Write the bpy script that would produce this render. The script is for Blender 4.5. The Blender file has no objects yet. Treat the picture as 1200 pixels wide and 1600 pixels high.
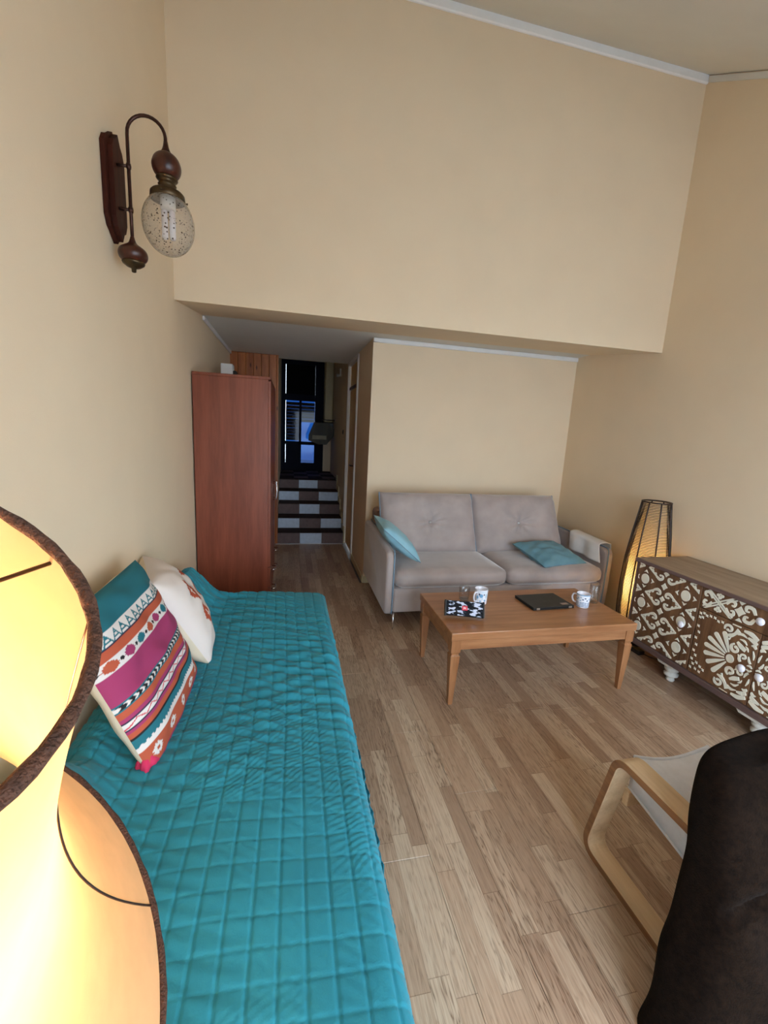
import bpy, bmesh, math, random
import numpy as np
from mathutils import Vector, Matrix
random.seed(7); rng = np.random.default_rng(7)
C = bpy.context.scene; COL = C.collection
pi, sin, cos = math.pi, math.sin, math.cos

# ------------------------------------------------------------------ camera
cam_d = bpy.data.cameras.new('camera'); cam = bpy.data.objects.new('camera', cam_d); COL.objects.link(cam)
C.camera = cam
F_PX, PITCH, YAW, ROLL = 670.01, .1873, -.2245, .0532
_f0 = Vector((-sin(YAW), cos(YAW), 0)); _r0 = Vector((cos(YAW), sin(YAW), 0))
_fw = _f0*cos(PITCH) + Vector((0, 0, -sin(PITCH))); _u0 = _f0*sin(PITCH) + Vector((0, 0, cos(PITCH)))
_r = _r0*cos(ROLL) + _u0*sin(ROLL); _u = -_r0*sin(ROLL) + _u0*cos(ROLL)
cam.matrix_world = Matrix(((_r.x, _u.x, -_fw.x, 0), (_r.y, _u.y, -_fw.y, 0), (_r.z, _u.z, -_fw.z, 1.5), (0, 0, 0, 1)))
cam_d.sensor_fit = 'VERTICAL'; cam_d.sensor_height = 36; cam_d.lens = F_PX/1600*36
cam_d.clip_start = .02; cam_d.clip_end = 300

# ------------------------------------------------------------------ sky, exposure
W = bpy.data.worlds.new('sky'); C.world = W; W.use_nodes = True
bg = W.node_tree.nodes['Background']; bg.inputs[0].default_value = (.70, .85, 1.0, 1); bg.inputs[1].default_value = 5.0
C.view_settings.view_transform = 'Standard'; C.view_settings.look = 'None'
C.view_settings.gamma = 1; C.view_settings.use_curve_mapping = False
C.view_settings.exposure = 1.22
C.cycles.diffuse_bounces = 6; C.cycles.max_bounces = 14; C.cycles.transparent_max_bounces = 16
C.cycles.sample_clamp_indirect = 6; C.cycles.use_denoising = True
# the window behind the camera guides the sky light (a portal gives off no light of its own)
WX0, WX1, WZ0, WZ1, WY = .18, 2.79, .03, 2.08, -.80
ld = bpy.data.lights.new('window_portal', 'AREA'); ld.shape = 'RECTANGLE'; ld.size = WX1-WX0; ld.size_y = WZ1-WZ0
ld.cycles.is_portal = True
lo = bpy.data.objects.new('window_portal', ld); COL.objects.link(lo)
lo.location = ((WX0+WX1)/2, WY-.06, (WZ0+WZ1)/2); lo.rotation_euler = (pi/2, 0, 0)

# ------------------------------------------------------------------ materials
def srgb(r, g, b):
    f = lambda c: (c/255/12.92) if c/255 <= .04045 else ((c/255+.055)/1.055)**2.4
    return (f(r), f(g), f(b), 1)
def nt(name):
    m = bpy.data.materials.new(name); m.use_nodes = True
    t = m.node_tree; return m, t, t.nodes['Principled BSDF']
def nod(t, typ, **kw):
    n = t.nodes.new(typ)
    for k, v in kw.items(): setattr(n, k, v)
    return n
def setin(n, **kw):
    for k, v in kw.items(): n.inputs[k.replace('_', ' ')].default_value = v
def coords(t, scale=(1, 1, 1), kind='Object'):
    tc = nod(t, 'ShaderNodeTexCoord'); mp = nod(t, 'ShaderNodeMapping'); mp.inputs['Scale'].default_value = scale
    t.links.new(tc.outputs[kind], mp.inputs[0]); return mp.outputs[0]
def noise(t, vec, scale, detail=3, rough=.5):
    n = nod(t, 'ShaderNodeTexNoise'); t.links.new(vec, n.inputs['Vector'])
    n.inputs['Scale'].default_value = scale; n.inputs['Detail'].default_value = detail; n.inputs['Roughness'].default_value = rough
    return n.outputs[0]
def ramp(t, fac, stops, interp='LINEAR'):
    r = nod(t, 'ShaderNodeValToRGB'); r.color_ramp.interpolation = interp
    while len(r.color_ramp.elements) < len(stops): r.color_ramp.elements.new(.5)
    for e, (p, c) in zip(r.color_ramp.elements, stops): e.position = p; e.color = c
    t.links.new(fac, r.inputs[0]); return r.outputs[0]
def bump(t, b, h, strength=.3, dist=.002):
    n = nod(t, 'ShaderNodeBump'); n.inputs['Strength'].default_value = strength; n.inputs['Distance'].default_value = dist
    t.links.new(h, n.inputs['Height']); t.links.new(n.outputs[0], b.inputs['Normal'])
def mul(c, k): return (min(1, c[0]*k), min(1, c[1]*k), min(1, c[2]*k), 1)
def plain(name, col, rough=.5, metal=0, var=.12, nscale=12, stretch=(1, 1, 1), bs=0, bscale=300, bd=.001, spec=.5, sheen=0):
    m, t, b = nt(name); v = coords(t, stretch)
    t.links.new(ramp(t, noise(t, v, nscale), [(.3, mul(col, 1-var)), (.7, mul(col, 1+var))]), b.inputs['Base Color'])
    b.inputs['Roughness'].default_value = rough; b.inputs['Metallic'].default_value = metal
    b.inputs['Specular IOR Level'].default_value = spec
    if sheen: b.inputs['Sheen Weight'].default_value = sheen; b.inputs['Sheen Roughness'].default_value = .4
    if bs: bump(t, b, noise(t, v, bscale, 2), bs, bd)
    return m
def wood(name, c1, c2, axis='z', scale=1., rough=.4, knots=False, bs=.15, spec=.5):
    m, t, b = nt(name); s = {'x': (1.2, 14, 14), 'y': (14, 1.2, 14), 'z': (14, 14, 1.2)}[axis]
    v = coords(t, tuple(k*scale for k in s))
    n1 = noise(t, v, 1.6, 5, .6); n2 = noise(t, v, 9, 3, .6)
    mx = nod(t, 'ShaderNodeMath', operation='MULTIPLY_ADD'); t.links.new(n2, mx.inputs[0]); mx.inputs[1].default_value = .35; t.links.new(n1, mx.inputs[2])
    col = ramp(t, mx.outputs[0], [(.45, c1), (.85, c2)])
    if knots:
        vo = nod(t, 'ShaderNodeTexVoronoi'); s2 = {'x': (.35, 1, 1), 'y': (1, .35, 1), 'z': (1, 1, .35)}[axis]
        t.links.new(coords(t, s2), vo.inputs['Vector']); vo.inputs['Scale'].default_value = 13
        k = ramp(t, vo.outputs['Distance'], [(.06, (1, 1, 1, 1)), (.16, (0, 0, 0, 1))])
        mix = nod(t, 'ShaderNodeMix', data_type='RGBA'); t.links.new(k, mix.inputs[0]); t.links.new(col, mix.inputs[6]); mix.inputs[7].default_value = mul(c1, .3)
        col = mix.outputs[2]
    t.links.new(col, b.inputs['Base Color']); b.inputs['Roughness'].default_value = rough; b.inputs['Specular IOR Level'].default_value = spec
    if bs: bump(t, b, mx.outputs[0], bs, .001)
    return m
def glassmat(name, tint=(1, 1, 1, 1), rough=.02, ior=1.45):
    m, t, b = nt(name); b.inputs['Transmission Weight'].default_value = 1; b.inputs['Roughness'].default_value = rough
    b.inputs['IOR'].default_value = ior
    v = coords(t); t.links.new(ramp(t, noise(t, v, 20), [(0, mul(tint, .97)), (1, tint)]), b.inputs['Base Color']); return m
def printed(name, rough=.85, bs=.25, bscale=700, spec=.3, sheen=0):
    m, t, b = nt(name); a = nod(t, 'ShaderNodeAttribute', attribute_name='print'); v = coords(t)
    t.links.new(a.outputs['Color'], b.inputs['Base Color']); b.inputs['Roughness'].default_value = rough
    b.inputs['Specular IOR Level'].default_value = spec; b.inputs['Sheen Weight'].default_value = sheen
    if bs: bump(t, b, noise(t, v, bscale, 2), bs, .0008)
    return m
M = {}
M['wall'] = plain('wall_paint', srgb(233, 213, 184), .9, var=.02, nscale=3, bs=.25, bscale=220, bd=.0015, spec=.2)
M['ceiling'] = plain('ceiling_paint', srgb(222, 219, 212), .95, var=.02, nscale=3, bs=.2, bscale=150, spec=.2)
M['white_trim'] = plain('white_trim_paint', srgb(238, 238, 238), .6, var=.02, bs=.1, bscale=80)
M['cream'] = plain('cream_door_paint', srgb(225, 188, 120), .45, var=.04)
M['cream2'] = plain('cream_lacquer', srgb(205, 190, 150), .5, var=.04)
M['wardrobe'] = wood('cherry_veneer', srgb(112, 54, 36), srgb(140, 74, 52), 'z', .7, .38)
M['pine'] = wood('varnished_pine', srgb(138, 70, 30), srgb(186, 110, 56), 'z', .8, .4, knots=True)
M['table'] = wood('table_cherry', srgb(142, 92, 58), srgb(180, 128, 88), 'x', .8, .28)
M['table_z'] = wood('table_cherry_upright', srgb(136, 88, 54), srgb(174, 122, 82), 'z', .8, .33)
M['birch'] = wood('birch_ply', srgb(204, 170, 130), srgb(230, 202, 164), 'y', .8, .35)
M['birch_edge'] = wood('birch_ply_edge', srgb(120, 80, 52), srgb(160, 112, 72), 'y', 1.5, .5)
M['dark_wood'] = wood('dark_turned_wood', srgb(44, 18, 12), srgb(80, 36, 22), 'z', 1.2, .32)
M['plate_wood'] = wood('dark_plate_wood', srgb(40, 17, 12), srgb(74, 34, 22), 'z', 1.0, .65, spec=.15)
M['side_top'] = wood('weathered_grey_wood', srgb(128, 107, 88), srgb(166, 144, 122), 'y', .8, .6)
M['side_edge'] = wood('purple_brown_edge', srgb(92, 70, 66), srgb(120, 96, 92), 'y', .9, .6)
M['side_door'] = wood('brown_carved_wood', srgb(80, 50, 33), srgb(138, 100, 68), 'z', .8, .55)
M['inlay'] = plain('white_chalk_paint', srgb(246, 243, 226), .7, var=.05, bs=.2, bscale=120)
M['feet'] = plain('distressed_white_paint', srgb(222, 220, 212), .6, var=.12, nscale=30, bs=.3, bscale=60)
M['ceramic'] = plain('white_porcelain', srgb(238, 236, 245), .25, var=.02)
M['velvet'] = plain('taupe_velvet', srgb(168, 155, 151), .75, var=.10, nscale=7, bs=.25, bscale=450, sheen=.7, spec=.3)
M['velvet_back'] = plain('taupe_velvet_back', srgb(140, 110, 94), .8, var=.08, nscale=6, sheen=.2, spec=.2)
M['piping'] = plain('blue_grey_piping', srgb(110, 138, 158), .7, var=.05)
M['blue_cushion'] = plain('sky_blue_cotton', srgb(142, 190, 206), .85, var=.06, bs=.35, bscale=350, sheen=.1)
M['grey_cushion'] = plain('blue_grey_cotton', srgb(98, 140, 154), .85, var=.08, bs=.35, bscale=350, sheen=.1)
M['white_cloth'] = plain('white_cotton', srgb(225, 222, 222), .85, var=.03, bs=.3, bscale=250)
M['quilt'] = plain('teal_quilt_cotton', srgb(42, 132, 150), .8, var=.06, nscale=9, bs=.4, bscale=260, bd=.0015, sheen=.12, spec=.25)
M['mattress'] = plain('mattress_ticking', srgb(210, 205, 195), .9)
M['cushion_back'] = plain('cream_canvas', srgb(222, 206, 180), .9, var=.04, bs=.3, bscale=350)
M['print'] = printed('printed_canvas')
M['print_hard'] = printed('printed_glaze', .22, 0, spec=.5)
M['print_mesh'] = printed('printed_speaker_cloth', .8, .5, 1500)
M['chrome'] = plain('chrome', (.8, .8, .82, 1), .2, 1, var=.03)
M['steel'] = plain('brushed_steel', (.6, .6, .6, 1), .35, 1, var=.05)
M['bronze'] = plain('aged_bronze', srgb(70, 46, 40), .35, .75, var=.2, nscale=40)
M['brass'] = plain('dull_brass', srgb(84, 68, 48), .38, .8, var=.25, nscale=30)
M['black'] = plain('black_plastic', srgb(18, 18, 20), .35, var=.2)
M['black_matte'] = plain('black_lid', srgb(22, 22, 24), .45, var=.1)
M['rattan'] = plain('dark_rattan', srgb(44, 26, 18), .5, var=.3, nscale=40, bs=.3, bscale=200)
M['tile_light'] = plain('pale_blue_grey_tile', srgb(186, 198, 216), .5, var=.08, nscale=25, bs=.1, bscale=60)
M['tile_dark'] = plain('brown_tile', srgb(112, 94, 92), .7, spec=.2, var=.12, nscale=20, bs=.1, bscale=60)
M['tile_tread'] = plain('dark_brown_tread_tile', srgb(66, 52, 48), .8, spec=.12, var=.12, nscale=20)
M['grout'] = plain('grout', srgb(110, 104, 100), .9)
M['dark_door'] = plain('dark_blue_frame_paint', srgb(16, 19, 36), .7, var=.1, spec=.15)
M['dark_panel'] = plain('dark_door_panel', srgb(9, 9, 11), .8, spec=.1)
M['slat'] = wood('brown_shutter_slat', srgb(38, 26, 20), srgb(70, 50, 36), 'x', .8, .6)
M['dark_sign'] = wood('dark_olive_wood', srgb(38, 34, 20), srgb(60, 52, 34), 'z', .9, .55)
M['pale_bar'] = plain('pale_strip', srgb(150, 142, 120), .6)
M['trim_brown'] = plain('brown_braid', srgb(82, 50, 34), .9, var=.35, nscale=180, bs=1, bscale=500, bd=.003)
M['plaster_out'] = plain('outside_ground', srgb(184, 186, 188), .9, var=.05)
M['sticker'] = plain('silver_sticker', srgb(140, 120, 110), .4)
M['red'] = plain('red_badge', srgb(214, 38, 62), .4, var=.03)
M['white_text'] = plain('white_lettering', srgb(245, 235, 240), .5, var=.01)
def mk_clear():
    m, t, b = nt('clear_thin_glass'); out = t.nodes['Material Output']; v = coords(t)
    tr = nod(t, 'ShaderNodeBsdfTransparent'); t.links.new(ramp(t, noise(t, v, 20), [(0, (.93, .94, .95, 1)), (1, (.96, .97, .97, 1))]), tr.inputs[0])
    gl = nod(t, 'ShaderNodeBsdfGlossy'); gl.inputs['Roughness'].default_value = .03
    lw = nod(t, 'ShaderNodeLayerWeight'); lw.inputs[0].default_value = .5; pw_ = nod(t, 'ShaderNodeMath', operation='POWER'); t.links.new(lw.outputs['Facing'], pw_.inputs[0]); pw_.inputs[1].default_value = 3
    fr = nod(t, 'ShaderNodeMath', operation='MULTIPLY_ADD'); t.links.new(pw_.outputs[0], fr.inputs[0]); fr.inputs[1].default_value = .5; fr.inputs[2].default_value = .05
    mx = nod(t, 'ShaderNodeMixShader'); t.links.new(fr.outputs[0], mx.inputs[0]); t.links.new(tr.outputs[0], mx.inputs[1]); t.links.new(gl.outputs[0], mx.inputs[2])
    t.links.new(mx.outputs[0], out.inputs[0]); return m
M['clear'] = mk_clear()
def mk_throw():
    m, t, b = nt('dark_brown_wool'); v = coords(t)
    c = ramp(t, noise(t, v, 60, 6, .7), [(.3, srgb(11, 6, 4)), (.75, srgb(36, 24, 16))])
    t.links.new(c, b.inputs['Base Color']); b.inputs['Roughness'].default_value = 1; b.inputs['Specular IOR Level'].default_value = .05
    b.inputs['Sheen Weight'].default_value = .02
    bump(t, b, noise(t, v, 240, 5, .7), .9, .004); return m
M['wool'] = mk_throw()
def mk_floor():
    m, t, b = nt('oak_laminate_board'); L = t.links
    g = nod(t, 'ShaderNodeNewGeometry'); s = nod(t, 'ShaderNodeSeparateXYZ'); L.new(g.outputs['Position'], s.inputs[0])
    def ma(op, a, bb=None, c=None):
        n = nod(t, 'ShaderNodeMath', operation=op)
        for i, q in enumerate((a, bb, c)):
            if q is None: continue
            if isinstance(q, (int, float)): n.inputs[i].default_value = q
            else: L.new(q, n.inputs[i])
        return n.outputs[0]
    x, y = s.outputs[0], s.outputs[1]
    xs = ma('DIVIDE', ma('ADD', x, 9.555-.07), .19/3)
    row = ma('FLOOR', xs); fx = ma('FRACT', xs)
    w1 = nod(t, 'ShaderNodeTexWhiteNoise', noise_dimensions='1D'); L.new(row, w1.inputs['W'])
    ys = ma('ADD', ma('DIVIDE', y, .44), ma('MULTIPLY', w1.outputs[0], 7.3)); cell = ma('FLOOR', ys); fy = ma('FRACT', ys)
    cv = nod(t, 'ShaderNodeCombineXYZ'); L.new(row, cv.inputs[0]); L.new(cell, cv.inputs[1])
    w2 = nod(t, 'ShaderNodeTexWhiteNoise', noise_dimensions='2D'); L.new(cv.outputs[0], w2.inputs['Vector'])
    rnd = w2.outputs[0]
    gv = nod(t, 'ShaderNodeCombineXYZ'); L.new(ma('MULTIPLY', x, 20), gv.inputs[0]); L.new(ma('MULTIPLY', y, 1.6), gv.inputs[1]); L.new(ma('MULTIPLY', rnd, 57), gv.inputs[2])
    n1 = noise(t, gv.outputs[0], 1.0, 4, .6)
    gv2 = nod(t, 'ShaderNodeCombineXYZ'); L.new(ma('MULTIPLY', x, 170), gv2.inputs[0]); L.new(ma('MULTIPLY', y, 5), gv2.inputs[1]); L.new(ma('MULTIPLY', rnd, 31), gv2.inputs[2])
    n2 = noise(t, gv2.outputs[0], 1.0, 3, .6)
    rings = ma('ABSOLUTE', ma('SINE', ma('MULTIPLY', n1, 40)))          # cathedral grain: contours of a stretched noise
    line = ma('MULTIPLY', ma('POWER', ma('SUBTRACT', 1, rings), 2), ma('ADD', .35, w2.outputs[1] if False else ma('FRACT', ma('MULTIPLY', rnd, 7.7))))
    val = ma('ADD', ma('MULTIPLY', rnd, .43), ma('MULTIPLY', n2, .55))
    base = ramp(t, val, [(.15, srgb(146, 114, 92)), (.5, srgb(182, 152, 126)), (.85, srgb(214, 192, 166))])
    mixg = nod(t, 'ShaderNodeMix', data_type='RGBA'); L.new(ma('MULTIPLY', line, .62), mixg.inputs[0]); L.new(base, mixg.inputs[6]); mixg.inputs[7].default_value = srgb(96, 64, 42)
    edge = ma('MAXIMUM', ma('LESS_THAN', fx, .025), ma('LESS_THAN', fy, .005))
    mixe = nod(t, 'ShaderNodeMix', data_type='RGBA'); L.new(ma('MULTIPLY', edge, .45), mixe.inputs[0]); L.new(mixg.outputs[2], mixe.inputs[6]); mixe.inputs[7].default_value = srgb(92, 62, 42)
    L.new(mixe.outputs[2], b.inputs['Base Color']); b.inputs['Roughness'].default_value = .36; b.inputs['Specular IOR Level'].default_value = .5
    bump(t, b, ma('ADD', n2, ma('MULTIPLY', line, -.5)), .08, .001)
    return m
M['floor'] = mk_floor()
def mk_shade(name, col, w=.55):
    m, t, b = nt(name); v = coords(t); out = t.nodes['Material Output']
    c = ramp(t, noise(t, v, 40, 4), [(.3, mul(col, .95)), (.7, mul(col, 1.03))])
    t.links.new(c, b.inputs['Base Color']); b.inputs['Roughness'].default_value = .9; b.inputs['Specular IOR Level'].default_value = .1
    tr = nod(t, 'ShaderNodeBsdfTranslucent'); t.links.new(c, tr.inputs[0])
    mx = nod(t, 'ShaderNodeMixShader'); mx.inputs[0].default_value = w
    t.links.new(b.outputs[0], mx.inputs[1]); t.links.new(tr.outputs[0], mx.inputs[2]); t.links.new(mx.outputs[0], out.inputs[0]); return m
M['shade'] = mk_shade('parchment_shade', srgb(248, 206, 158))
M['seat_cloth'] = mk_shade('white_canvas', srgb(244, 245, 252), .22)
M['liner'] = mk_shade('paper_liner', srgb(250, 240, 215), .5)
def mk_emit(name, col, s):
    m, t, b = nt(name); b.inputs['Base Color'].default_value = col; b.inputs['Emission Color'].default_value = col; b.inputs['Emission Strength'].default_value = s
    return m
M['bulb_on'] = mk_emit('lit_bulb', (1, .72, .38, 1), 40)
M['bulb_on2'] = mk_emit('lit_bulb_small', (1, .66, .25, 1), 25)
def mk_globe():
    m, t, b = nt('smoked_bubble_glass'); v = coords(t); out = t.nodes['Material Output']
    vo = nod(t, 'ShaderNodeTexVoronoi'); t.links.new(v, vo.inputs['Vector']); vo.inputs['Scale'].default_value = 105
    wn = nod(t, 'ShaderNodeTexWhiteNoise', noise_dimensions='3D'); t.links.new(vo.outputs['Position'], wn.inputs['Vector'])
    dot = nod(t, 'ShaderNodeMath', operation='LESS_THAN'); t.links.new(vo.outputs['Distance'], dot.inputs[0])
    th = nod(t, 'ShaderNodeMath', operation='MULTIPLY'); t.links.new(wn.outputs[0], th.inputs[0]); th.inputs[1].default_value = .36; t.links.new(th.outputs[0], dot.inputs[1])
    fr = nod(t, 'ShaderNodeLayerWeight'); fr.inputs['Blend'].default_value = .35
    tr = nod(t, 'ShaderNodeBsdfTransparent')
    t.links.new(ramp(t, dot.outputs[0], [(0, (.97, .94, .90, 1)), (1, (.12, .08, .05, 1))]), tr.inputs[0])
    t.links.new(ramp(t, dot.outputs[0], [(0, srgb(188, 178, 166)), (1, srgb(40, 30, 24))]), b.inputs['Base Color']); b.inputs['Roughness'].default_value = .12
    fac = nod(t, 'ShaderNodeMath', operation='MULTIPLY_ADD'); t.links.new(fr.outputs['Facing'], fac.inputs[0]); fac.inputs[1].default_value = .50; fac.inputs[2].default_value = .24
    mx = nod(t, 'ShaderNodeMixShader'); t.links.new(fac.outputs[0], mx.inputs[0]); t.links.new(tr.outputs[0], mx.inputs[1]); t.links.new(b.outputs[0], mx.inputs[2])
    t.links.new(mx.outputs[0], out.inputs[0]); return m
M['globe'] = mk_globe()
def mk_pane():
    m, t, b = nt('sky_dimming_pane'); out = t.nodes['Material Output']; v = coords(t)  # dark blue tint put into the glass to dim the bright sky behind
    tr = nod(t, 'ShaderNodeBsdfTransparent'); t.links.new(ramp(t, noise(t, v, 4), [(.3, (.030, .075, .16, 1)), (.7, (.05, .11, .20, 1))]), tr.inputs[0])
    gl = nod(t, 'ShaderNodeBsdfGlossy'); gl.inputs['Roughness'].default_value = .05
    mx = nod(t, 'ShaderNodeMixShader'); mx.inputs[0].default_value = .012
    t.links.new(tr.outputs[0], mx.inputs[1]); t.links.new(gl.outputs[0], mx.inputs[2]); t.links.new(mx.outputs[0], out.inputs[0]); return m
M['pane'] = mk_pane()

# ------------------------------------------------------------------ mesh helpers (world coordinates in, local to the root out)
def wloc(o):
    v = Vector((0, 0, 0))
    while o is not None: v += o.location; o = o.parent
    return v
def tag(o, label=None, cat=None, group=None, kind=None):
    if label: o['label'] = label
    if cat: o['category'] = cat
    if group: o['group'] = group
    if kind: o['kind'] = kind
    return o
def thing(name, loc, label, cat, group=None):
    o = bpy.data.objects.new(name, None); COL.objects.link(o); o.location = loc; o.empty_display_size = .05
    return tag(o, label, cat, group)
def mesh(name, VF, mat, root=None, smooth=False, col=None, loc=None, auto=None):
    V, F = VF; V = np.asarray(V, dtype=float).reshape(-1, 3)
    off = wloc(root) if root is not None else Vector(loc or (0, 0, 0))
    me = bpy.data.meshes.new(name); me.from_pydata((V - np.array(off)).tolist(), [], [tuple(int(i) for i in f) for f in F])
    mats = mat if isinstance(mat, (list, tuple)) else [mat]
    for m in mats: me.materials.append(m)
    me.polygons.foreach_set('use_smooth', [bool(smooth)]*len(me.polygons))
    if col is not None:
        a = me.color_attributes.new('print', 'FLOAT_COLOR', 'POINT'); cc = np.ones((len(V), 4)); cc[:, :3] = col
        a.data.foreach_set('color', cc.ravel())
    me.update(); o = bpy.data.objects.new(name, me); COL.objects.link(o)
    if root is not None: o.parent = root
    else: o.location = off
    if auto:
        md = o.modifiers.new('wn', 'WEIGHTED_NORMAL'); md.keep_sharp = True
    return o
def join(*parts):
    V, F = [], []; n = 0
    for v, f in parts:
        v = np.asarray(v).reshape(-1, 3); V.append(v); F += [tuple(i+n for i in q) for q in f]; n += len(v)
    return np.vstack(V), F
def box(x0, x1, y0, y1, z0, z1, r=0, seg=1):
    if not r:
        V = [(x, y, z) for z in (z0, z1) for y in (y0, y1) for x in (x0, x1)]
        return V, [(0, 2, 3, 1), (4, 5, 7, 6), (0, 1, 5, 4), (2, 6, 7, 3), (0, 4, 6, 2), (1, 3, 7, 5)]
    bm = bmesh.new(); bmesh.ops.create_cube(bm, size=1)
    for v in bm.verts:
        v.co = Vector(((x0+x1)/2+v.co.x*(x1-x0), (y0+y1)/2+v.co.y*(y1-y0), (z0+z1)/2+v.co.z*(z1-z0)))
    bmesh.ops.bevel(bm, geom=bm.edges[:], offset=r, segments=seg, affect='EDGES', profile=.5)
    bm.verts.index_update(); out = ([tuple(v.co) for v in bm.verts], [tuple(v.index for v in f.verts) for f in bm.faces]); bm.free(); return out
def prism(poly, axis, a0, a1, r=0, seg=2):
    """closed polygon (2D) pushed along an axis; poly gives the two other axes in xyz order"""
    def p3(q, a): return {'x': (a, q[0], q[1]), 'y': (q[0], a, q[1]), 'z': (q[0], q[1], a)}[axis]
    n = len(poly); V = [p3(q, a0) for q in poly] + [p3(q, a1) for q in poly]
    F = [tuple(range(n))[::-1], tuple(range(n, 2*n))] + [(i, (i+1) % n, n+(i+1) % n, n+i) for i in range(n)]
    bm = bmesh.new(); bv = [bm.verts.new(v) for v in V]
    for f in F: bm.faces.new([bv[i] for i in f])
    bmesh.ops.recalc_face_normals(bm, faces=bm.faces[:])
    if r:
        ed = [e for e in bm.edges if e.calc_face_angle(0) > .6]
        bmesh.ops.bevel(bm, geom=ed, offset=r, segments=seg, affect='EDGES', profile=.5)
    bm.verts.index_update(); out = ([tuple(v.co) for v in bm.verts], [tuple(v.index for v in f.verts) for f in bm.faces]); bm.free(); return out
def xf(VF, mat4):
    V = np.asarray(VF[0]).reshape(-1, 3); A = np.array(mat4)
    return (V @ A[:3, :3].T + A[:3, 3], VF[1])
def frame_of(o, ex, ey, ez): return Matrix(((ex[0], ey[0], ez[0], o[0]), (ex[1], ey[1], ez[1], o[1]), (ex[2], ey[2], ez[2], o[2]), (0, 0, 0, 1)))
def tube(P, r, n=10, closed=False, flat=None, up=None):
    """round (or flat=(width, thickness)) section swept along a path"""
    P = [Vector(p) for p in P]; m = len(P); V = []; F = []
    rr = r if isinstance(r, (list, tuple, np.ndarray)) else [r]*m
    def tan(i):
        if closed: return (P[(i+1) % m]-P[i-1]).normalized()
        return (P[min(i+1, m-1)]-P[max(i-1, 0)]).normalized()
    t0 = tan(0); u = Vector(up) if up else t0.orthogonal()
    for i in range(m):
        t = tan(i); u = (u - t*u.dot(t)).normalized() if not up else (Vector(up)-t*Vector(up).dot(t)).normalized()
        w = t.cross(u)
        if flat:
            a, b_ = flat[0]/2, flat[1]/2; q = min(a, b_)*.35
            sec = [(a, b_-q), (a-q, b_), (-a+q, b_), (-a, b_-q), (-a, -b_+q), (-a+q, -b_), (a-q, -b_), (a, -b_+q)]
            V += [P[i]+u*x+w*y for x, y in sec]; k = 8
        else:
            V += [P[i]+(u*cos(2*pi*j/n)+w*sin(2*pi*j/n))*rr[i] for j in range(n)]; k = n
    for i in range(m if closed else m-1):
        a, b_ = i*k, ((i+1) % m)*k
        F += [(a+j, a+(j+1) % k, b_+(j+1) % k, b_+j) for j in range(k)]
    if not closed: F += [tuple(range(k))[::-1], tuple((m-1)*k+j for j in range(k))]
    return [tuple(v) for v in V], F
def lathe(prof, o=(0, 0, 0), n=32, ex=(1, 0, 0), ey=(0, 1, 0), ez=(0, 0, 1), cap=True):
    V = []; F = []; o, ex, ey, ez = map(Vector, (o, ex, ey, ez)); m = len(prof)
    for r, z in prof: V += [tuple(o+ez*z+(ex*cos(2*pi*j/n)+ey*sin(2*pi*j/n))*max(r, 1e-5)) for j in range(n)]
    for i in range(m-1): F += [(i*n+j, i*n+(j+1) % n, (i+1)*n+(j+1) % n, (i+1)*n+j) for j in range(n)]
    if cap:
        F += [tuple(range(n))[::-1], tuple((m-1)*n+j for j in range(n))]
    return V, F
def grid(nu, nv, fn, wrap=False):
    V = [fn(i/(nu-1), j/(nv-1)) for j in range(nv) for i in range(nu)]
    return V, gridF(nu, nv)
def gridF(nu, nv): return [(j*nu+i, j*nu+i+1, (j+1)*nu+i+1, (j+1)*nu+i) for j in range(nv-1) for i in range(nu-1)]
def spline(pts, n):
    """Catmull-Rom through points"""
    P = [np.array(p, float) for p in pts]; P = [2*P[0]-P[1]]+P+[2*P[-1]-P[-2]]; out = []
    m = len(pts)-1
    for k in range(n):
        s = k/(n-1)*m; i = min(int(s), m-1); t = s-i; a, b, c, d = P[i:i+4]
        out.append(.5*((2*b)+(-a+c)*t+(2*a-5*b+4*c-d)*t*t+(-a+3*b-3*c+d)*t**3))
    return out
def wob(x, y, z, f=1., seed=0):
    return (np.sin(x*f*1.7+seed)+np.sin(y*f*2.3+1.3*seed+2*np.sin(x*f*.9))+np.sin((x+y)*f*1.1+z*f+seed*.7+1.5*np.sin(y*f*1.3)))/3
def pillow(o, eu, ev, w, h, t, n=26, pinch=.06, sag=0., seed=0, wr=.004):
    """soft cushion centred on o; faces +n and -n, n = eu x ev. returns front VF, back VF, front uv"""
    eu, ev = np.array(eu, float), np.array(ev, float); eu /= np.linalg.norm(eu); ev /= np.linalg.norm(ev); en = np.cross(eu, ev)
    a = np.linspace(-1, 1, n); U_, V_ = np.meshgrid(a, a)
    prof = (np.clip(1-np.abs(U_)**2.6, 0, 1)*np.clip(1-np.abs(V_)**2.6, 0, 1))**.5
    edge = 1-pinch*(1-(1-U_**2)*(0)-np.abs(V_)**2)  # sides drawn in between the corners
    x = U_*w/2*(1-pinch*(1-V_**2)); y = V_*h/2*(1-pinch*(1-U_**2))
    res = []
    for s in (1, -1):
        d = prof*t/2*s + wr*wob(U_*4, V_*4, 0, 1.5, seed+s)*np.sqrt(prof)
        p = np.array(o)+x[..., None]*eu+y[..., None]*ev+(d - sag*(1-V_)**2*0)[..., None]*en
        F = gridF(n, n)
        if s < 0: F = [f[::-1] for f in F]
        res.append((p.reshape(-1, 3), F))
    return res[0], res[1], (U_.ravel(), V_.ravel())
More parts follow.
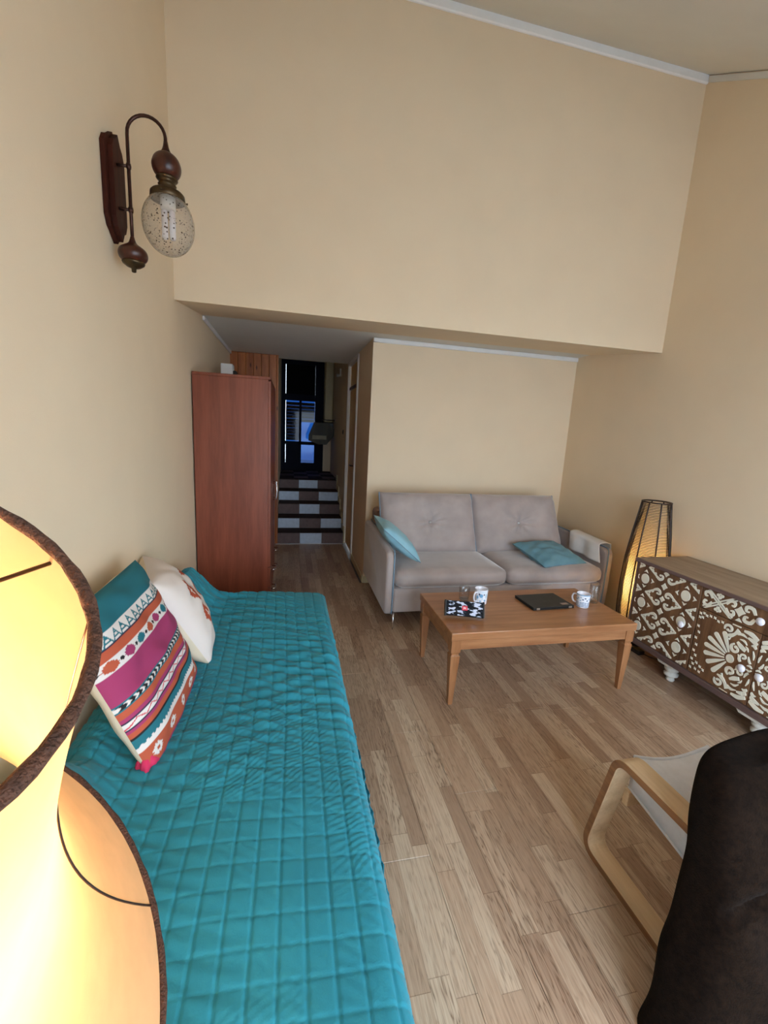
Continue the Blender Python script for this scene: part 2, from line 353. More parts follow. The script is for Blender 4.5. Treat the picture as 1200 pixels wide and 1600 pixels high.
def soft_box(x0, x1, y0, y1, z0, z1, r, puff=0., nx=16, seed=0):
    """upholstered block: rounded edges, crowned faces"""
    bm = bmesh.new(); bmesh.ops.create_cube(bm, size=2); bmesh.ops.subdivide_edges(bm, edges=bm.edges[:], cuts=nx, use_grid_fill=True)
    hx, hy, hz = (x1-x0)/2, (y1-y0)/2, (z1-z0)/2; c = Vector(((x0+x1)/2, (y0+y1)/2, (z0+z1)/2))
    for v in bm.verts:
        p = Vector((v.co.x*hx, v.co.y*hy, v.co.z*hz)); q = Vector((max(-hx+r, min(hx-r, p.x)), max(-hy+r, min(hy-r, p.y)), max(-hz+r, min(hz-r, p.z))))
        d = p-q; n = v.co.copy()
        if d.length > 1e-6: p = q+d.normalized()*min(r, d.length if max(abs(d.x), abs(d.y), abs(d.z)) < r*.999 else r)
        k = puff*(1-(p.x/hx)**2 if abs(n.x) < .99 else 1)*1.0
        bul = puff*max(0, (1-(p.x/hx)**4))*max(0, (1-(p.y/hy)**4)) if abs(n.z) > .99 else (puff*max(0, 1-(p.x/hx)**4)*max(0, 1-(p.z/hz)**2) if abs(n.y) > .99 else 0)
        nn = Vector((0, 0, math.copysign(1, n.z))) if abs(n.z) > .99 else Vector((0, math.copysign(1, n.y), 0))
        v.co = c+p+nn*bul
    bm.verts.index_update(); out = ([tuple(v.co) for v in bm.verts], [tuple(v.index for v in f.verts) for f in bm.faces]); bm.free(); return out

# ------------------------------------------------------------------ the setting
XL, XR, YB, ZB, YR, ZR, XC = -.675, 2.822, 2.968, 2.203, 4.008, 2.315, .735
YS, YF = 5.493, WY
CZ = lambda y: max(2.5, 4.045+.605*(y-YB))        # sloping ceiling, level over the window end
YK = YB+(2.5-4.045)/.605
def struct(name, VF, mat, smooth=False): return tag(mesh(name, VF, mat, None, smooth), kind='structure')
fl = struct('floor', box(XL-.1, XR+.1, YF-.1, 7.95, -.06, -.012), M['grout'])
# laminate boards, each a part; joints measured from the photograph
known = {2: 1.212, 3: 1.85, 4: 1.449, 5: .947}
for k in range(-4, 16):
    xa = .515+.19*(k-3); xb = xa+.19
    xa, xb = max(xa, XL), min(xb, XR)
    if xb-xa < .02: continue
    yend = YS if xa < XC-.05 else YR
    j = known.get(k, 1.0+rng.uniform(-.6, .6)); ys = sorted({YF, yend} | {j+1.2*i for i in range(-4, 6) if YF+.02 < j+1.2*i < yend-.02})
    for a, b in zip(ys[:-1], ys[1:]):
        mesh('floor_board', box(xa+.0004, xb-.0004, a+.0006, b-.0006, -.012, 0, .0012), M['floor'], fl)
def wall_x(name, x0, x1, y0, y1, zt=None):
    """wall along Y that follows the ceiling"""
    ys = [y0]+([YK] if y0 < YK < y1 else [])+[y1]
    poly = [(y0, -.06), (y1, -.06)]+[(y, CZ(y)+.06) for y in ys[::-1]]
    return struct(name, prism(poly, 'x', x0, x1), M['wall'])
wall_x('wall_left', XL-.12, XL, YF, YB+.1)
struct('wall_left_recess', box(XL-.12, XL, YB+.1, 7.9, -.06, 3.1), M['wall'])
wall_x('wall_right', XR, XR+.12, YF, YB+.1)
struct('wall_right_recess', box(XR, XR+.12, YB+.1, YR+.12, -.06, ZR+.1), M['wall'])
# wall over the recess: upright face, soffit rising to the low ceiling behind
struct('wall_upper', prism([(YB, ZB), (3.82, ZR), (3.82, ZR+.05), (YB+.15, ZR+.25), (YB+.15, 4.25), (YB, 4.25)], 'x', XL, XR), M['wall'])
struct('wall_back', box(XC, XR+.1, YR, YR+.12, -.06, ZR), M['wall'])
wc = struct('wall_corridor', join(box(XC, XC+.1, YR+.12, 4.82, -.06, ZR), box(XC, XC+.1, 5.60, 7.9, -.06, 3.1), box(XC, XC+.1, 4.82, 5.60, 2.30, 3.1)), M['wall'])
struct('ceiling', prism([(YF-.1, 2.5), (YK, 2.5), (YB+.1, CZ(YB+.1)), (YB+.1, CZ(YB+.1)+.1), (YK, 2.6), (YF-.1, 2.6)], 'x', XL-.1, XR+.1), M['ceiling'])
struct('ceiling_recess', box(XL-.1, XR+.1, 3.82, 5.73, ZR, ZR+.1), M['ceiling'])
struct('ceiling_landing', join(box(XL-.1, XC+.1, 5.73, 7.9, 3.0, 3.1), box(XL-.1, XC+.1, 5.66, 5.729, ZR+.001, 3.1)), M['ceiling'])
struct('trim_1', box(XL, XR, YB-.022, YB-.001, CZ(YB)-.062, CZ(YB)-.004, .006), M['white_trim'])
struct('trim_2', box(XC, XR, YR-.02, YR-.001, ZR-.04, ZR-.001, .005), M['white_trim'])
struct('trim_3', box(XL+.001, XL+.02, 3.83, YS-.02, ZR-.035, ZR-.001, .005), M['white_trim'])
struct('trim_4', prism([(y, CZ(y)-.045) for y in (YK, YB-.03)]+[(y, CZ(y)-.008) for y in (YB-.03, YK)], 'x', XR-.015, XR-.001), M['ceiling'])
struct('baseboard_back', box(XC, XR, YR-.012, YR-.001, 0, .07, .004), M['cream2'])
struct('baseboard_corridor', box(XC-.012, XC-.001, YR+.0, 4.80, 0, .07, .004), M['cream2'])
# window end of the room, behind the camera
struct('wall_front', join(box(XL-.1, WX0, YF-.12, YF, -.06, 2.56), box(WX1, XR+.1, YF-.12, YF, -.06, 2.56), box(WX0, WX1, YF-.12, YF, WZ1, 2.56), box(WX0, WX1, YF-.12, YF, -.06, WZ0)), M['wall'])
w1 = struct('window_1', join(box(WX0, WX0+.06, YF-.1, YF-.04, WZ0, WZ1), box(WX1-.06, WX1, YF-.1, YF-.04, WZ0, WZ1), box(WX0+.06, WX1-.06, YF-.1, YF-.04, WZ1-.06, WZ1), box(WX0+.06, WX1-.06, YF-.1, YF-.04, WZ0, WZ0+.06)), M['white_trim'])
for k in (1, 2):
    xm = WX0+(WX1-WX0)*k/3; mesh('mullion', box(xm-.045, xm+.045, YF-.1, YF-.04, WZ0+.06, WZ1-.06), M['white_trim'], w1)
struct('ground', box(-60, 60, -60, 60, -3.2, -3.0), M['plaster_out'])

# pine panelled partition beside the stairs
XP = -.13
pw = struct('wall_pine', box(XL, XP-.012, YS+.02, YS+.06, 0, ZR), M['dark_wood'])
npl = 6; pwid = (XP-.018-XL)/npl
for i in range(npl):
    mesh('pine_plank', box(XL+i*pwid+.0015, XL+(i+1)*pwid-.0015, YS, YS+.02, 0.002, ZR-.002, .004), M['pine'], pw)
mesh('corner_post', box(XP-.018, XP+.004, YS-.012, YS+.06, 0.002, ZR-.002, .004), M['pine'], pw)
struct('wall_stairwell', box(XP-.012, XP, YS+.06, 7.9, -.06, 3.1), M['wall'])

# stairs
YSTEP = [YS, 5.735, 5.992, 6.236, 6.501]; ZSTEP = [.153, .297, .446, .587, .722]
st = tag(bpy.data.objects.new('staircase', None), 'five steps with checkered brown and pale tiles rising from corridor', 'stairs'); COL.objects.link(st); st.location = (.29, YS, 0)
X0, X1 = XP+.002, XC-.018
for i in range(5):
    zb = ZSTEP[i-1] if i else 0.0; yb = YSTEP[i+1] if i < 4 else 6.655
    s = mesh('step', box(X0, X1, YSTEP[i]+.008, yb+.03, zb-.03 if i else 0, ZSTEP[i]-.008), M['grout'], st)
    for k in range(3):
        a = X0+(X1-X0)*k/3+.002; b = X0+(X1-X0)*(k+1)/3-.002
        lightt = (i+k) % 2 == 1
        mesh('riser_tile', box(a, b, YSTEP[i], YSTEP[i]+.008, zb+.003, ZSTEP[i]-.012, .0015), M['tile_light' if lightt else 'tile_dark'], s)
        mesh('tread_tile', box(a, b, YSTEP[i]-.004, yb-.002, ZSTEP[i]-.010, ZSTEP[i], .0015), M['tile_tread'], s)
    mesh('skirting_tile', box(X1, XC-.002, YSTEP[i]+.004, yb, zb+.003, ZSTEP[i]+.07, .002), M['cream2'], s)
mesh('threshold_strip', box(X0-.02, X1+.01, YS-.02, YS-.001, 0.0, .006, .002), M['steel'], st)
lf = struct('floor_landing', box(X0, XC, 6.66, 7.9, .55, .71), M['grout'])
for i in range(4):
    for k in range(4):
        a = X0+(XC-X0)*k/4; y = 6.66+.285*i
        mesh('floor_tile', box(a+.002, a+(XC-X0)/4-.002, y+.002, y+.283, .71, .722, .0015), M['tile_dark' if (i+k) % 2 else 'tile_tread'], lf)

# far glazed door with a slatted shutter
YD = 7.8
struct('wall_landing', join(box(.55, XC+.1, YD, YD+.1, .5, 3.1), box(XP-.05, -.10, YD, YD+.1, .5, 3.1), box(-.10, .55, YD, YD+.1, 2.60, 3.1)), M['wall'])
dr = struct('door_1', join(box(XP, -.055, YD-.012, YD+.05, .70, 2.6), box(.445, .60, YD-.012, YD+.05, .70, 2.6), box(-.055, .445, YD-.01, YD+.05, 2.53, 2.6)), M['dark_door'])
mesh('bottom_rail', box(-.055, .445, YD, YD+.04, .70, .86), M['dark_door'], dr)
mesh('middle_rail', box(-.055, .445, YD, YD+.04, 1.18, 1.235), M['dark_door'], dr)
mesh('upper_rail', box(-.055, .445, YD, YD+.04, 1.93, 2.04), M['dark_door'], dr)
mesh('centre_stile', box(.175, .215, YD, YD+.04, .86, 1.93), M['dark_door'], dr)
mesh('top_panel', box(-.0532, .4432, YD+.01, YD+.03, 2.04, 2.53), M['dark_panel'], dr)
mesh('lower_panel', box(-.0532, .175, YD+.01, YD+.03, .86, 1.18), M['dark_door'], dr)
for a, b, c, d in ((.215, .445, .86, 1.18), (.215, .4432, 1.235, 1.93), (-.0532, .175, 1.235, 1.93)):
    mesh('pane', box(a, b, YD+.018, YD+.024, c, d), M['pane'], dr)
z = 1.25; gaps = [.002, .004, .002, .006, .003, .002, .008, .003, .004, .008, .012, .010]
for i in range(12):
    zt = min(z+.052, 1.93)
    x1 = .175 if zt < 1.58 else .44
    mesh('shutter_slat', box(-.05, x1, YD+.045, YD+.055, z, zt, .002), M['slat'], dr); z = zt+gaps[i]*.6
# yellow door in the corridor wall
d2 = struct('door_2', box(XC+.02, XC+.05, 4.86, 5.56, .005, 1.97, .003), M['cream'])
mesh('transom_panel', box(XC+.02, XC+.05, 4.86, 5.56, 2.01, 2.26, .003), M['cream'], d2)
mesh('jamb', box(XC-.015, XC+.06, 4.80, 4.855, 0, 2.30, .003), M['white_trim'], d2)
mesh('jamb', box(XC-.015, XC+.06, 5.565, 5.62, 0, 2.30, .003), M['white_trim'], d2)
mesh('head', box(XC-.012, XC+.06, 4.855, 5.565, 2.262, 2.31, .003), M['white_trim'], d2)
mesh('transom_bar', box(XC+.005, XC+.055, 4.856, 5.564, 1.972, 2.008, .003), M['dark_wood'], d2)
mesh('lock_plate', box(XC+.014, XC+.021, 4.92, 4.95, .96, 1.14, .002), M['black'], d2)
mesh('lever', tube([(XC+.014, 4.935, 1.08), (XC-.03, 4.935, 1.08), (XC-.032, 5.03, 1.08)], .007, 8), M['black'], d2, True)

# dim things on the landing
wcab = thing('wall_cabinet', (.66, YD-.2, 1.58), 'beige hanging cabinet in the dark corner above the landing', 'cabinet')
mesh('body', box(.59, XC-.003, YD-.3, YD-.003, 1.585, 2.62, .02, 3), M['cream2'], wcab)
mesh('door', box(.60, XC-.01, YD-.322, YD-.302, 1.60, 2.60, .006, 2), M['cream2'], wcab)
shf = thing('wall_shelf', (.66, YD-.15, 1.47), 'dark shelf under the beige hanging cabinet', 'shelf')
mesh('board', box(.52, XC-.003, YD-.4, YD-.003, 1.505, 1.575, .005), M['black'], shf)
mesh('bracket', prism([(YD-.35, 1.503), (YD-.003, 1.503), (YD-.003, 1.38), (YD-.03, 1.38)], 'x', .69, .705), M['black'], shf)
sg = thing('hanging_sign', (.53, 7.2, 1.2), 'dark eight-sided wooden sign with pale bar above the landing', 'sign')
oc = [(.393, 1.571), (.655, 1.583), (.73, 1.46), (.725, 1.39), (.609, 1.221), (.494, 1.215), (.33, 1.31), (.306, 1.37)]
oc = [(.40, 1.575), (.63, 1.578), (.728, 1.47), (.728, 1.37), (.612, 1.225), (.48, 1.215), (.315, 1.28), (.318, 1.37)]
mesh('board', prism(oc, 'y', 7.19, 7.215, .004, 1), M['dark_sign'], sg)
mesh('bar', box(.376, .607, 7.184, 7.192, 1.302, 1.368, .002), M['pale_bar'], sg)
mesh('bracket', tube([(.52, 7.203, 1.575), (.52, 7.203, 1.62), (XC, 7.203, 1.62)], .008, 8), M['black'], sg, True)
sw = thing('light_switch', (XC, 6.0, 1.45), 'small dark switch on corridor wall beside stairs', 'switch')
mesh('plate', box(XC-.008, XC-.0005, 5.97, 6.03, 1.42, 1.48, .003), M['black'], sw)
mesh('rocker', box(XC-.012, XC-.008, 5.985, 6.015, 1.435, 1.465, .002), M['black'], sw)
sen = thing('wall_sensor', (XC, 6.5, 2.27), 'small white sensor high on corridor wall over stairs', 'sensor')
mesh('bracket', box(XC-.02, XC-.0005, 6.49, 6.51, 2.24, 2.35, .004, 2), M['feet'], sen)
mesh('head', lathe([(.0, -.02), (.02, -.018), (.025, 0), (.02, .02), (0, .024)], (XC-.045, 6.5, 2.25), 16), M['feet'], sen, True)

# ------------------------------------------------------------------ wardrobe
wd = thing('wardrobe', (-.40, 3.8, 0), 'tall reddish-brown wooden wardrobe standing against the left wall', 'wardrobe')
WX, WY0, WY1, WZ_ = -.15, 3.34, 4.42, 1.838
mesh('carcass', box(XL+.012, WX, WY0+.018, WY1-.018, .06, WZ_-.02, .001), M['wardrobe'], wd)
mesh('side_panel', box(XL+.01, WX+.002, WY0, WY0+.018, 0, WZ_-.02, .0015), M['wardrobe'], wd)
mesh('side_panel', box(XL+.01, WX+.002, WY1-.018, WY1, 0, WZ_-.02, .0015), M['wardrobe'], wd)
mesh('top', box(XL+.01, WX+.02, WY0-.004, WY1+.004, WZ_-.02, WZ_, .003, 2), M['wardrobe'], wd)
mesh('plinth', box(XL+.03, WX-.01, WY0+.018, WY1-.018, 0, .06), M['wardrobe'], wd)
def bow(y0, y1, z0, z1, parent):
    return mesh('handle', tube([(WX+.02, y0, z0), (WX+.05, y0, z0), (WX+.055, (y0+y1)/2, (z0+z1)/2), (WX+.05, y1, z1), (WX+.02, y1, z1)], .005, 8), M['chrome'], parent, True)
ym = (WY0+WY1)/2
for a, b, hy in ((WY0+.003, ym-.0015, ym-.05), (ym+.0015, WY1-.003, ym+.05)):
    d = mesh('door', box(WX+.001, WX+.02, a, b, .40, WZ_-.03, .003, 2), M['wardrobe'], wd); bow(hy, hy, .86, 1.0, d)
for z0, z1 in ((.23, .395), (.065, .225)):
    d = mesh('drawer', box(WX+.001, WX+.02, WY0+.003, WY1-.003, z0, z1, .003, 2), M['wardrobe'], wd)
    for yy in (WY0+.25, WY1-.25): bow(yy-.05, yy+.05, (z0+z1)/2, (z0+z1)/2, d)
rt = thing('small_box', (-.52, 4.2, WZ_), 'small white box with a black side standing on the wardrobe', 'box')
mesh('case', box(-.585, -.485, 4.12, 4.24, WZ_, WZ_+.165, .006, 2), M['white_trim'], rt)
mesh('side', box(-.484, -.455, 4.13, 4.23, WZ_, WZ_+.11, .004), M['black'], rt)

# ------------------------------------------------------------------ wall lamp
wl = thing('wall_lamp', (XL, 2.0, 2.35), 'dark wooden wall lamp with curved arm and speckled glass globe', 'lamp')
pl = [(1.945, 2.475), (1.965, 2.505), (1.985, 2.512), (2.03, 2.545), (2.06, 2.512), (2.085, 2.50), (2.11, 2.465), (2.11, 2.24), (2.085, 2.205), (2.06, 2.195), (2.03, 2.16), (1.985, 2.19), (1.965, 2.20), (1.945, 2.235)]
mesh('back_plate', prism(pl, 'x', XL+.001, XL+.018, .0015, 1), M['plate_wood'], wl)
pl2 = [(2.025+(y-2.025)*.72, 2.36+(z-2.36)*.96) for y, z in pl]
mesh('front_plate', prism(pl2, 'x', XL+.018, XL+.036, .0015, 1), M['plate_wood'], wl)
RX = -.598
for zz in (2.425, 2.277):
    mesh('peg', join(tube([(XL+.03, 2.0, zz), (RX+.004, 2.0, zz)], .0055, 10), lathe([(0, -.011), (.008, -.009), (.0095, 0), (.008, .009), (0, .011)], (RX, 2, zz), 14)), M['bronze'], wl, True)
GX = -.466
def smp(p, n=30): return [(float(a[0]), float(a[1])) for a in spline(p, n)]
arc = [(RX, 2, 2.17), (RX, 2, 2.30), (RX, 2, 2.45), (RX, 2, 2.53)]+[((RX+GX)/2-(GX-RX)/2*cos(a), 2, 2.535+.067*sin(a)) for a in np.linspace(.2, pi-.1, 14)]+[(GX, 2, 2.51)]
mesh('arm', tube(arc, .0062, 10), M['bronze'], wl, True)
mesh('arm_cup', lathe([(.007, .0), (.010, -.018), (.014, -.03), (.024, -.046)], (GX, 2, 2.530), 18), M['bronze'], wl, True)
mesh('turned_knob', lathe(smp([(.014, 2.492), (.028, 2.486), (.043, 2.472), (.051, 2.452), (.051, 2.436), (.045, 2.420), (.034, 2.408), (.028, 2.404)]), (GX, 2, 0), 48), M['dark_wood'], wl, True)
mesh('fitter', lathe([(.028, 2.409), (.037, 2.407), (.039, 2.402), (.034, 2.396), (.030, 2.394), (.030, 2.384), (.033, 2.381), (.031, 2.378), (.031, 2.366), (.036, 2.362), (.055, 2.357), (.061, 2.350), (.063, 2.330), (.058, 2.328), (.055, 2.34)], (GX, 2, 0), 32), M['brass'], wl, True)
for a in (.4, 2.5, 4.6): mesh('screw', lathe([(.002, -.008), (.002, .006), (.004, .006), (.004, .010), (0, .011)], (GX+.062*cos(a), 2+.062*sin(a), 2.338), 8, (0, 0, 1), (-sin(a), cos(a), 0), (cos(a), sin(a), 0)), M['brass'], wl, True)
gp = [(.050, 2.336)]+[(.094*sin(a), 2.244+.112*cos(a)) for a in np.linspace(.60, pi-.001, 30)]
mesh('globe', lathe(gp, (GX, 2, 0), 48, cap=False), M['globe'], wl, True)
for dx in (-.014, .014): mesh('bulb', lathe([(.0, 2.19), (.009, 2.192), (.0115, 2.20), (.0115, 2.29), (.008, 2.295)], (GX+dx, 2, 0), 12), M['ceramic'], wl, True)
mesh('bulb_base', lathe([(.014, 2.345), (.028, 2.34), (.028, 2.30), (.022, 2.296)], (GX, 2, 0), 16), M['white_trim'], wl, True)
mesh('finial', lathe(smp([(.0065, 2.185), (.010, 2.172), (.016, 2.160), (.030, 2.150), (.046, 2.138), (.052, 2.122), (.048, 2.106), (.036, 2.094)]), (RX, 2, 0), 48), M['dark_wood'], wl, True)
mesh('finial_cap', lathe([(.038, 2.096), (.041, 2.092), (.038, 2.086), (.024, 2.076), (.009, 2.071), (.008, 2.058), (.003, 2.056)], (RX, 2, 0), 24), M['brass'], wl, True)

# ------------------------------------------------------------------ sofa
sf = thing('sofa', (1.685, 3.4, 0), 'taupe velvet two-seat sofa with blue piping standing in the recess', 'sofa')
for side, (xa, xb) in enumerate(((.715, .785), (2.585, 2.655))):
    poly = [(2.955, .135), (2.945, .30), (2.945, .585), (2.965, .622), (3.01, .632), (3.5, .655), (3.9, .665), (3.93, .64), (3.93, .135)]
    a = mesh('arm', prism(poly, 'x', xa, xb, .022, 3), M['velvet'], sf, True)
    xi = xb-.014 if side == 0 else xa+.014
    pp = [(xi, 2.950, .14), (xi, 2.941, .30), (xi, 2.941, .585), (xi, 2.958, .627), (xi, 3.01, .640), (xi, 3.5, .662), (xi, 3.9, .672)]
    mesh('piping', tube(spline(pp, 40), .005, 8), M['piping'], a, True)
mesh('base', box(.785, 2.585, 2.965, 3.88, .14, .335, .02, 3), M['velvet'], sf, True)
for xa, xb, s in ((.79, 1.708, 1), (1.716, 2.58, 2)):
    mesh('seat_cushion', soft_box(xa, xb, 2.935, 3.56, .338, .475, .055, .018, 14, s), M['velvet'], sf, True)
mesh('back_frame', box(.77, 2.60, 3.70, 3.90, .335, .80, .04, 3), M['velvet_back'], sf, True)
def back_cushion(x0, x1, topx0, topx1):
    n = 64; a = np.linspace(-1, 1, n); U_, V_ = np.meshgrid(a, a); out = []
    prof = (np.clip(1-np.abs(U_)**5, 0, 1)*np.clip(1-np.abs(V_)**5, 0, 1))**.5
    xl = x0+(topx0-x0)*(V_+1)/2; xr = x1+(topx1-x1)*(V_+1)/2
    X = xl+(xr-xl)*(U_+1)/2
    base = np.array([0, 3.40, .455]); ev = np.array([0, .16, .515]); evn = ev/np.linalg.norm(ev); en = np.array([0, -evn[2], evn[1]])
    d = np.hypot(U_*1.1, V_-.02); ang = np.arctan2(V_-.02, U_)
    for s in (1, -1):
        t = prof*(.10 if s > 0 else .09)
        if s > 0:
            t = t-.042*np.exp(-(d/.11)**2)-.022*np.exp(-(d/.38)**2)+.009*np.sin(ang*8+.6)*np.exp(-((d-.20)/.16)**2)+.003*wob(U_*5, V_*5, 0, 1.3, 3.)
            t += .004*wob(U_*3, V_*3, 0, 1.6, x0)+.010*(V_ < -.0)*np.exp(-((V_+.75)/.3)**2)
        t = t*s
        P_ = np.stack([X, base[1]+ev[1]*(V_+1)/2+en[1]*t*1.0, base[2]+ev[2]*(V_+1)/2+en[2]*t], -1)
        P_[..., 1] += .07
        F = gridF(n, n)
        out.append((P_.reshape(-1, 3), F if s > 0 else [f[::-1] for f in F]))
    bt_ = out[0][0].reshape(n, n, 3)[n//2, n//2]; return out, np.array(bt_)+np.array([0, -.004, 0])
for x0, x1, t0, t1 in ((.80, 1.662, .775, 1.632), (1.666, 2.53, 1.636, 2.47)):
    (fr, bk), bt = back_cushion(x0, x1, t0, t1)
    c_ = mesh('back_cushion', join(fr, bk), M['velvet'], sf, True)
    mesh('button', lathe([(0, -.006), (.013, -.003), (.016, 0), (.013, .006), (0, .010)], bt, 14, (1, 0, 0), (0, 0, 1), (0, -1, 0)), M['steel'], c_, True)
    n = 64
    for i in (0, n-1):
        edge = [tuple(fr[0][j*n+i]+np.array([0, -.002, 0])) for j in range(0, n, 3)]+[tuple(fr[0][(n-1)*n+i])]
        mesh('piping', tube(edge, .0045, 8), M['piping'], c_, True)
for lx, ly in ((.80, 2.99), (2.57, 2.99), (.80, 3.85), (2.57, 3.85)):
    mesh('leg', tube([(lx, ly+.01, .14), (lx-.005, ly-.01 if ly < 3.2 else ly+.01, 0)], [.010, .006], 10), M['chrome'], sf, True)
# cushions and towel on the sofa
def cushion(name, label, o, eu, ev, w, h, t, mf, mb, root_z, seed=0, group=None, n=26, pinch=.07, wr=.004, col=None, sub=True):
    r = thing(name, (o[0], o[1], root_z), label, 'cushion', group)
    f, b, uv = pillow(o, eu, ev, w, h, t, n, pinch, 0, seed, wr)
    mesh('front', f, mf, r, True, col=None if col is None else col(*uv)); mesh('back', b, mb, r, True)
    return r, f, n
r_, f_, n_ = cushion('sofa_cushion', 'pale blue cushion leaning over the left arm of the taupe sofa', (.845, 3.22, .665), (0, 1, .06), (-.30, 0, .26), .42, .40, .13, M['blue_cushion'], M['blue_cushion'], .48, 3)
mesh('seam', tube([tuple(p) for p in f_[0].reshape(n_, n_, 3)[:, 0]], .003, 6), M['piping'], r_, True)
r_, f_, n_ = cushion('sofa_cushion', 'crumpled blue-grey cushion lying flat on the right seat of the sofa', (2.205, 3.17, .535), (.95, .22, -.03), (-.22, .9, .22), .50, .40, .13, M['grey_cushion'], M['grey_cushion'], .48, 8, wr=.012)
mesh('seam', tube([tuple(p) for p in f_[0].reshape(n_, n_, 3)[0]], .003, 6), M['piping'], r_, True)
def towel(u, v):
    y = 3.02+.40*v; L = u*.42-.19; hw = .042
    top = .648+.047*(y-3.0)
    if L < -hw: x = 2.62-hw-.012; z = top-(-L-hw)
    elif L > hw: x = 2.62+hw+.010; z = top-(L-hw)
    else: x = 2.62+L*1.25; z = top
    z += .006+.010*(1-min(1, abs(L)/hw)**2 if abs(L) < hw else 0)
    k_ = max(0, min(1, (abs(L)-hw)/.05)); x += (-.010*(1+sin(v*11+.8*L*9))*k_) if L < 0 else .008*k_*(1+sin(v*13))
    if L < -hw: y -= .05*((-L-hw)/.15); x -= .012*((-L-hw)/.15)
    return (x, y, z)
tw = mesh('towel', grid(30, 34, towel), M['white_cloth'], None, True)
md = tw.modifiers.new('solid', 'SOLIDIFY'); md.thickness = .005; md.offset = 1
tag(tw, 'white towel hanging over the right arm of the sofa', 'towel')

# ------------------------------------------------------------------ coffee table
TX0, TX1, TY0, TY1, TZ = .871, 2.054, 2.01, 2.598, .4444
ct = thing('coffee_table', ((TX0+TX1)/2, (TY0+TY1)/2, 0), 'low orange-brown wooden coffee table in front of the sofa', 'table')
mesh('tabletop', box(TX0, TX1, TY0, TY1, TZ-.046, TZ, .004, 2), M['table'], ct)
for n_, b_ in (('apron', (TX0+.05, TX1-.05, TY0+.012, TY0+.032)), ('apron', (TX0+.05, TX1-.05, TY1-.032, TY1-.012))):
    mesh(n_, box(*b_, TZ-.105, TZ-.046, .002), M['table'], ct)
for xa in (TX0+.012, TX1-.032): mesh('apron', box(xa, xa+.02, TY0+.05, TY1-.05, TZ-.105, TZ-.046, .002), M['table'], ct)
for lx, sx in ((TX0+.034, 1), (TX1-.034, -1)):
    for ly, sy in ((TY0+.034, 1), (TY1-.034, -1)):
        def ring(hw, z): return [(lx+a*hw, ly+b*hw, z) for a, b in ((-1, -1), (1, -1), (1, 1), (-1, 1))]
        secs = [(.027, TZ-.046), (.027, TZ-.118), (.021, TZ-.126), (.021, TZ-.134), (.027, TZ-.142), (.026, TZ-.155), (.012, 0)]
        V = sum([ring(*s_) for s_ in secs], []); F = [(0, 1, 2, 3), tuple(4*(len(secs)-1)+j for j in (3, 2, 1, 0))]
        for i in range(len(secs)-1): F += [(4*i+j, 4*(i+1)+j, 4*(i+1)+(j+1) % 4, 4*i+(j+1) % 4) for j in range(4)]
        mesh('leg', (V, F), M['table_z'], ct)
# laptop
lp = thing('laptop', (1.645, 2.36, TZ), 'closed black laptop with a silver sticker lying on the table', 'laptop')
R_ = frame_of((1.645, 2.358, TZ), (cos(.05), sin(.05), 0), (-sin(.05), cos(.05), 0), (0, 0, 1))
mesh('base', xf(box(-.15, .15, -.108, .108, .001, .010, .004, 2), R_), M['black'], lp)
mesh('lid', xf(box(-.15, .15, -.108, .110, .0108, .020, .004, 2), R_), M['black_matte'], lp)
for a in (-.118, .118): mesh('hinge', xf(box(a-.012, a+.012, -.1125, -.104, .006, .0175, .002), R_), M['steel'], lp)
mesh('sticker', xf(box(.075, .125, -.085, -.058, .0199, .0204), R_), M['sticker'], lp)
# portable speaker, camouflage cloth, red badge
sp = thing('portable_speaker', (1.005, 2.17, TZ), 'small camouflage patterned speaker with red badge on coffee table', 'speaker')
ang = -.29; ex = Vector((cos(ang), sin(ang), 0)); tilt = .45
ny = Vector((-sin(ang), cos(ang), 0)); ez = (ny*sin(tilt)+Vector((0, 0, cos(tilt)))).normalized(); ey = ez.cross(ex)
SO = Vector((1.005, 2.165, TZ+.0225)); R_ = frame_of(SO, ex, ey, ez)
mesh('body', xf(box(-.108, .108, .002, .040, 0, .088, .008, 3), R_), M['black'], sp)
for a in (-.110, .110): mesh('end_cap', xf(box(a-.005, a+.005, -.002, .042, -.003, .091, .004, 2), R_), M['black'], sp)
nu, nv = 150, 64
gx, gz = np.meshgrid(np.linspace(-.104, .104, nu), np.linspace(.003, .085, nv))
V = np.stack([gx, -.003+.004*((gz-.044)/.044)**4, gz], -1).reshape(-1, 3)
h1 = wob(gx*52+.6*np.sin(gz*90), gz*110, 0, 1., 2.2)+.45*wob(gx*150, gz*260, 0, 1., 5.); h2 = wob(gx*60, gz*120+.7*np.sin(gx*50), 0, 1.1, 9.)+.4*wob(gx*170, gz*230, 0, 1., 1.)
cc = np.zeros((nv, nu, 3)); cc[:] = srgb(10, 12, 20)[:3]
cc[h2 > .42] = srgb(52, 60, 74)[:3]; cc[h1 > .22] = srgb(200, 206, 226)[:3]
mesh('cloth', xf((V, gridF(nu, nv)), R_), M['print_mesh'], sp, True, col=cc.reshape(-1, 3))
bd = mesh('badge', xf(box(-.016, .016, -.0075, -.003, .034, .060, .002), R_), M['red'], sp)
tc = bpy.data.curves.new('lettering', 'FONT'); tc.body = 'JBL'; tc.size = .015; tc.align_x = 'CENTER'; tc.align_y = 'CENTER'; tc.extrude = .0004
to = bpy.data.objects.new('lettering', tc); dg = bpy.context.evaluated_depsgraph_get(); COL.objects.link(to); bpy.context.view_layer.update()
me = bpy.data.meshes.new_from_object(to.evaluated_get(bpy.context.evaluated_depsgraph_get())); COL.objects.unlink(to); bpy.data.objects.remove(to)
LV = np.array([v.co[:] for v in me.vertices]); LF = [tuple(p.vertices) for p in me.polygons]
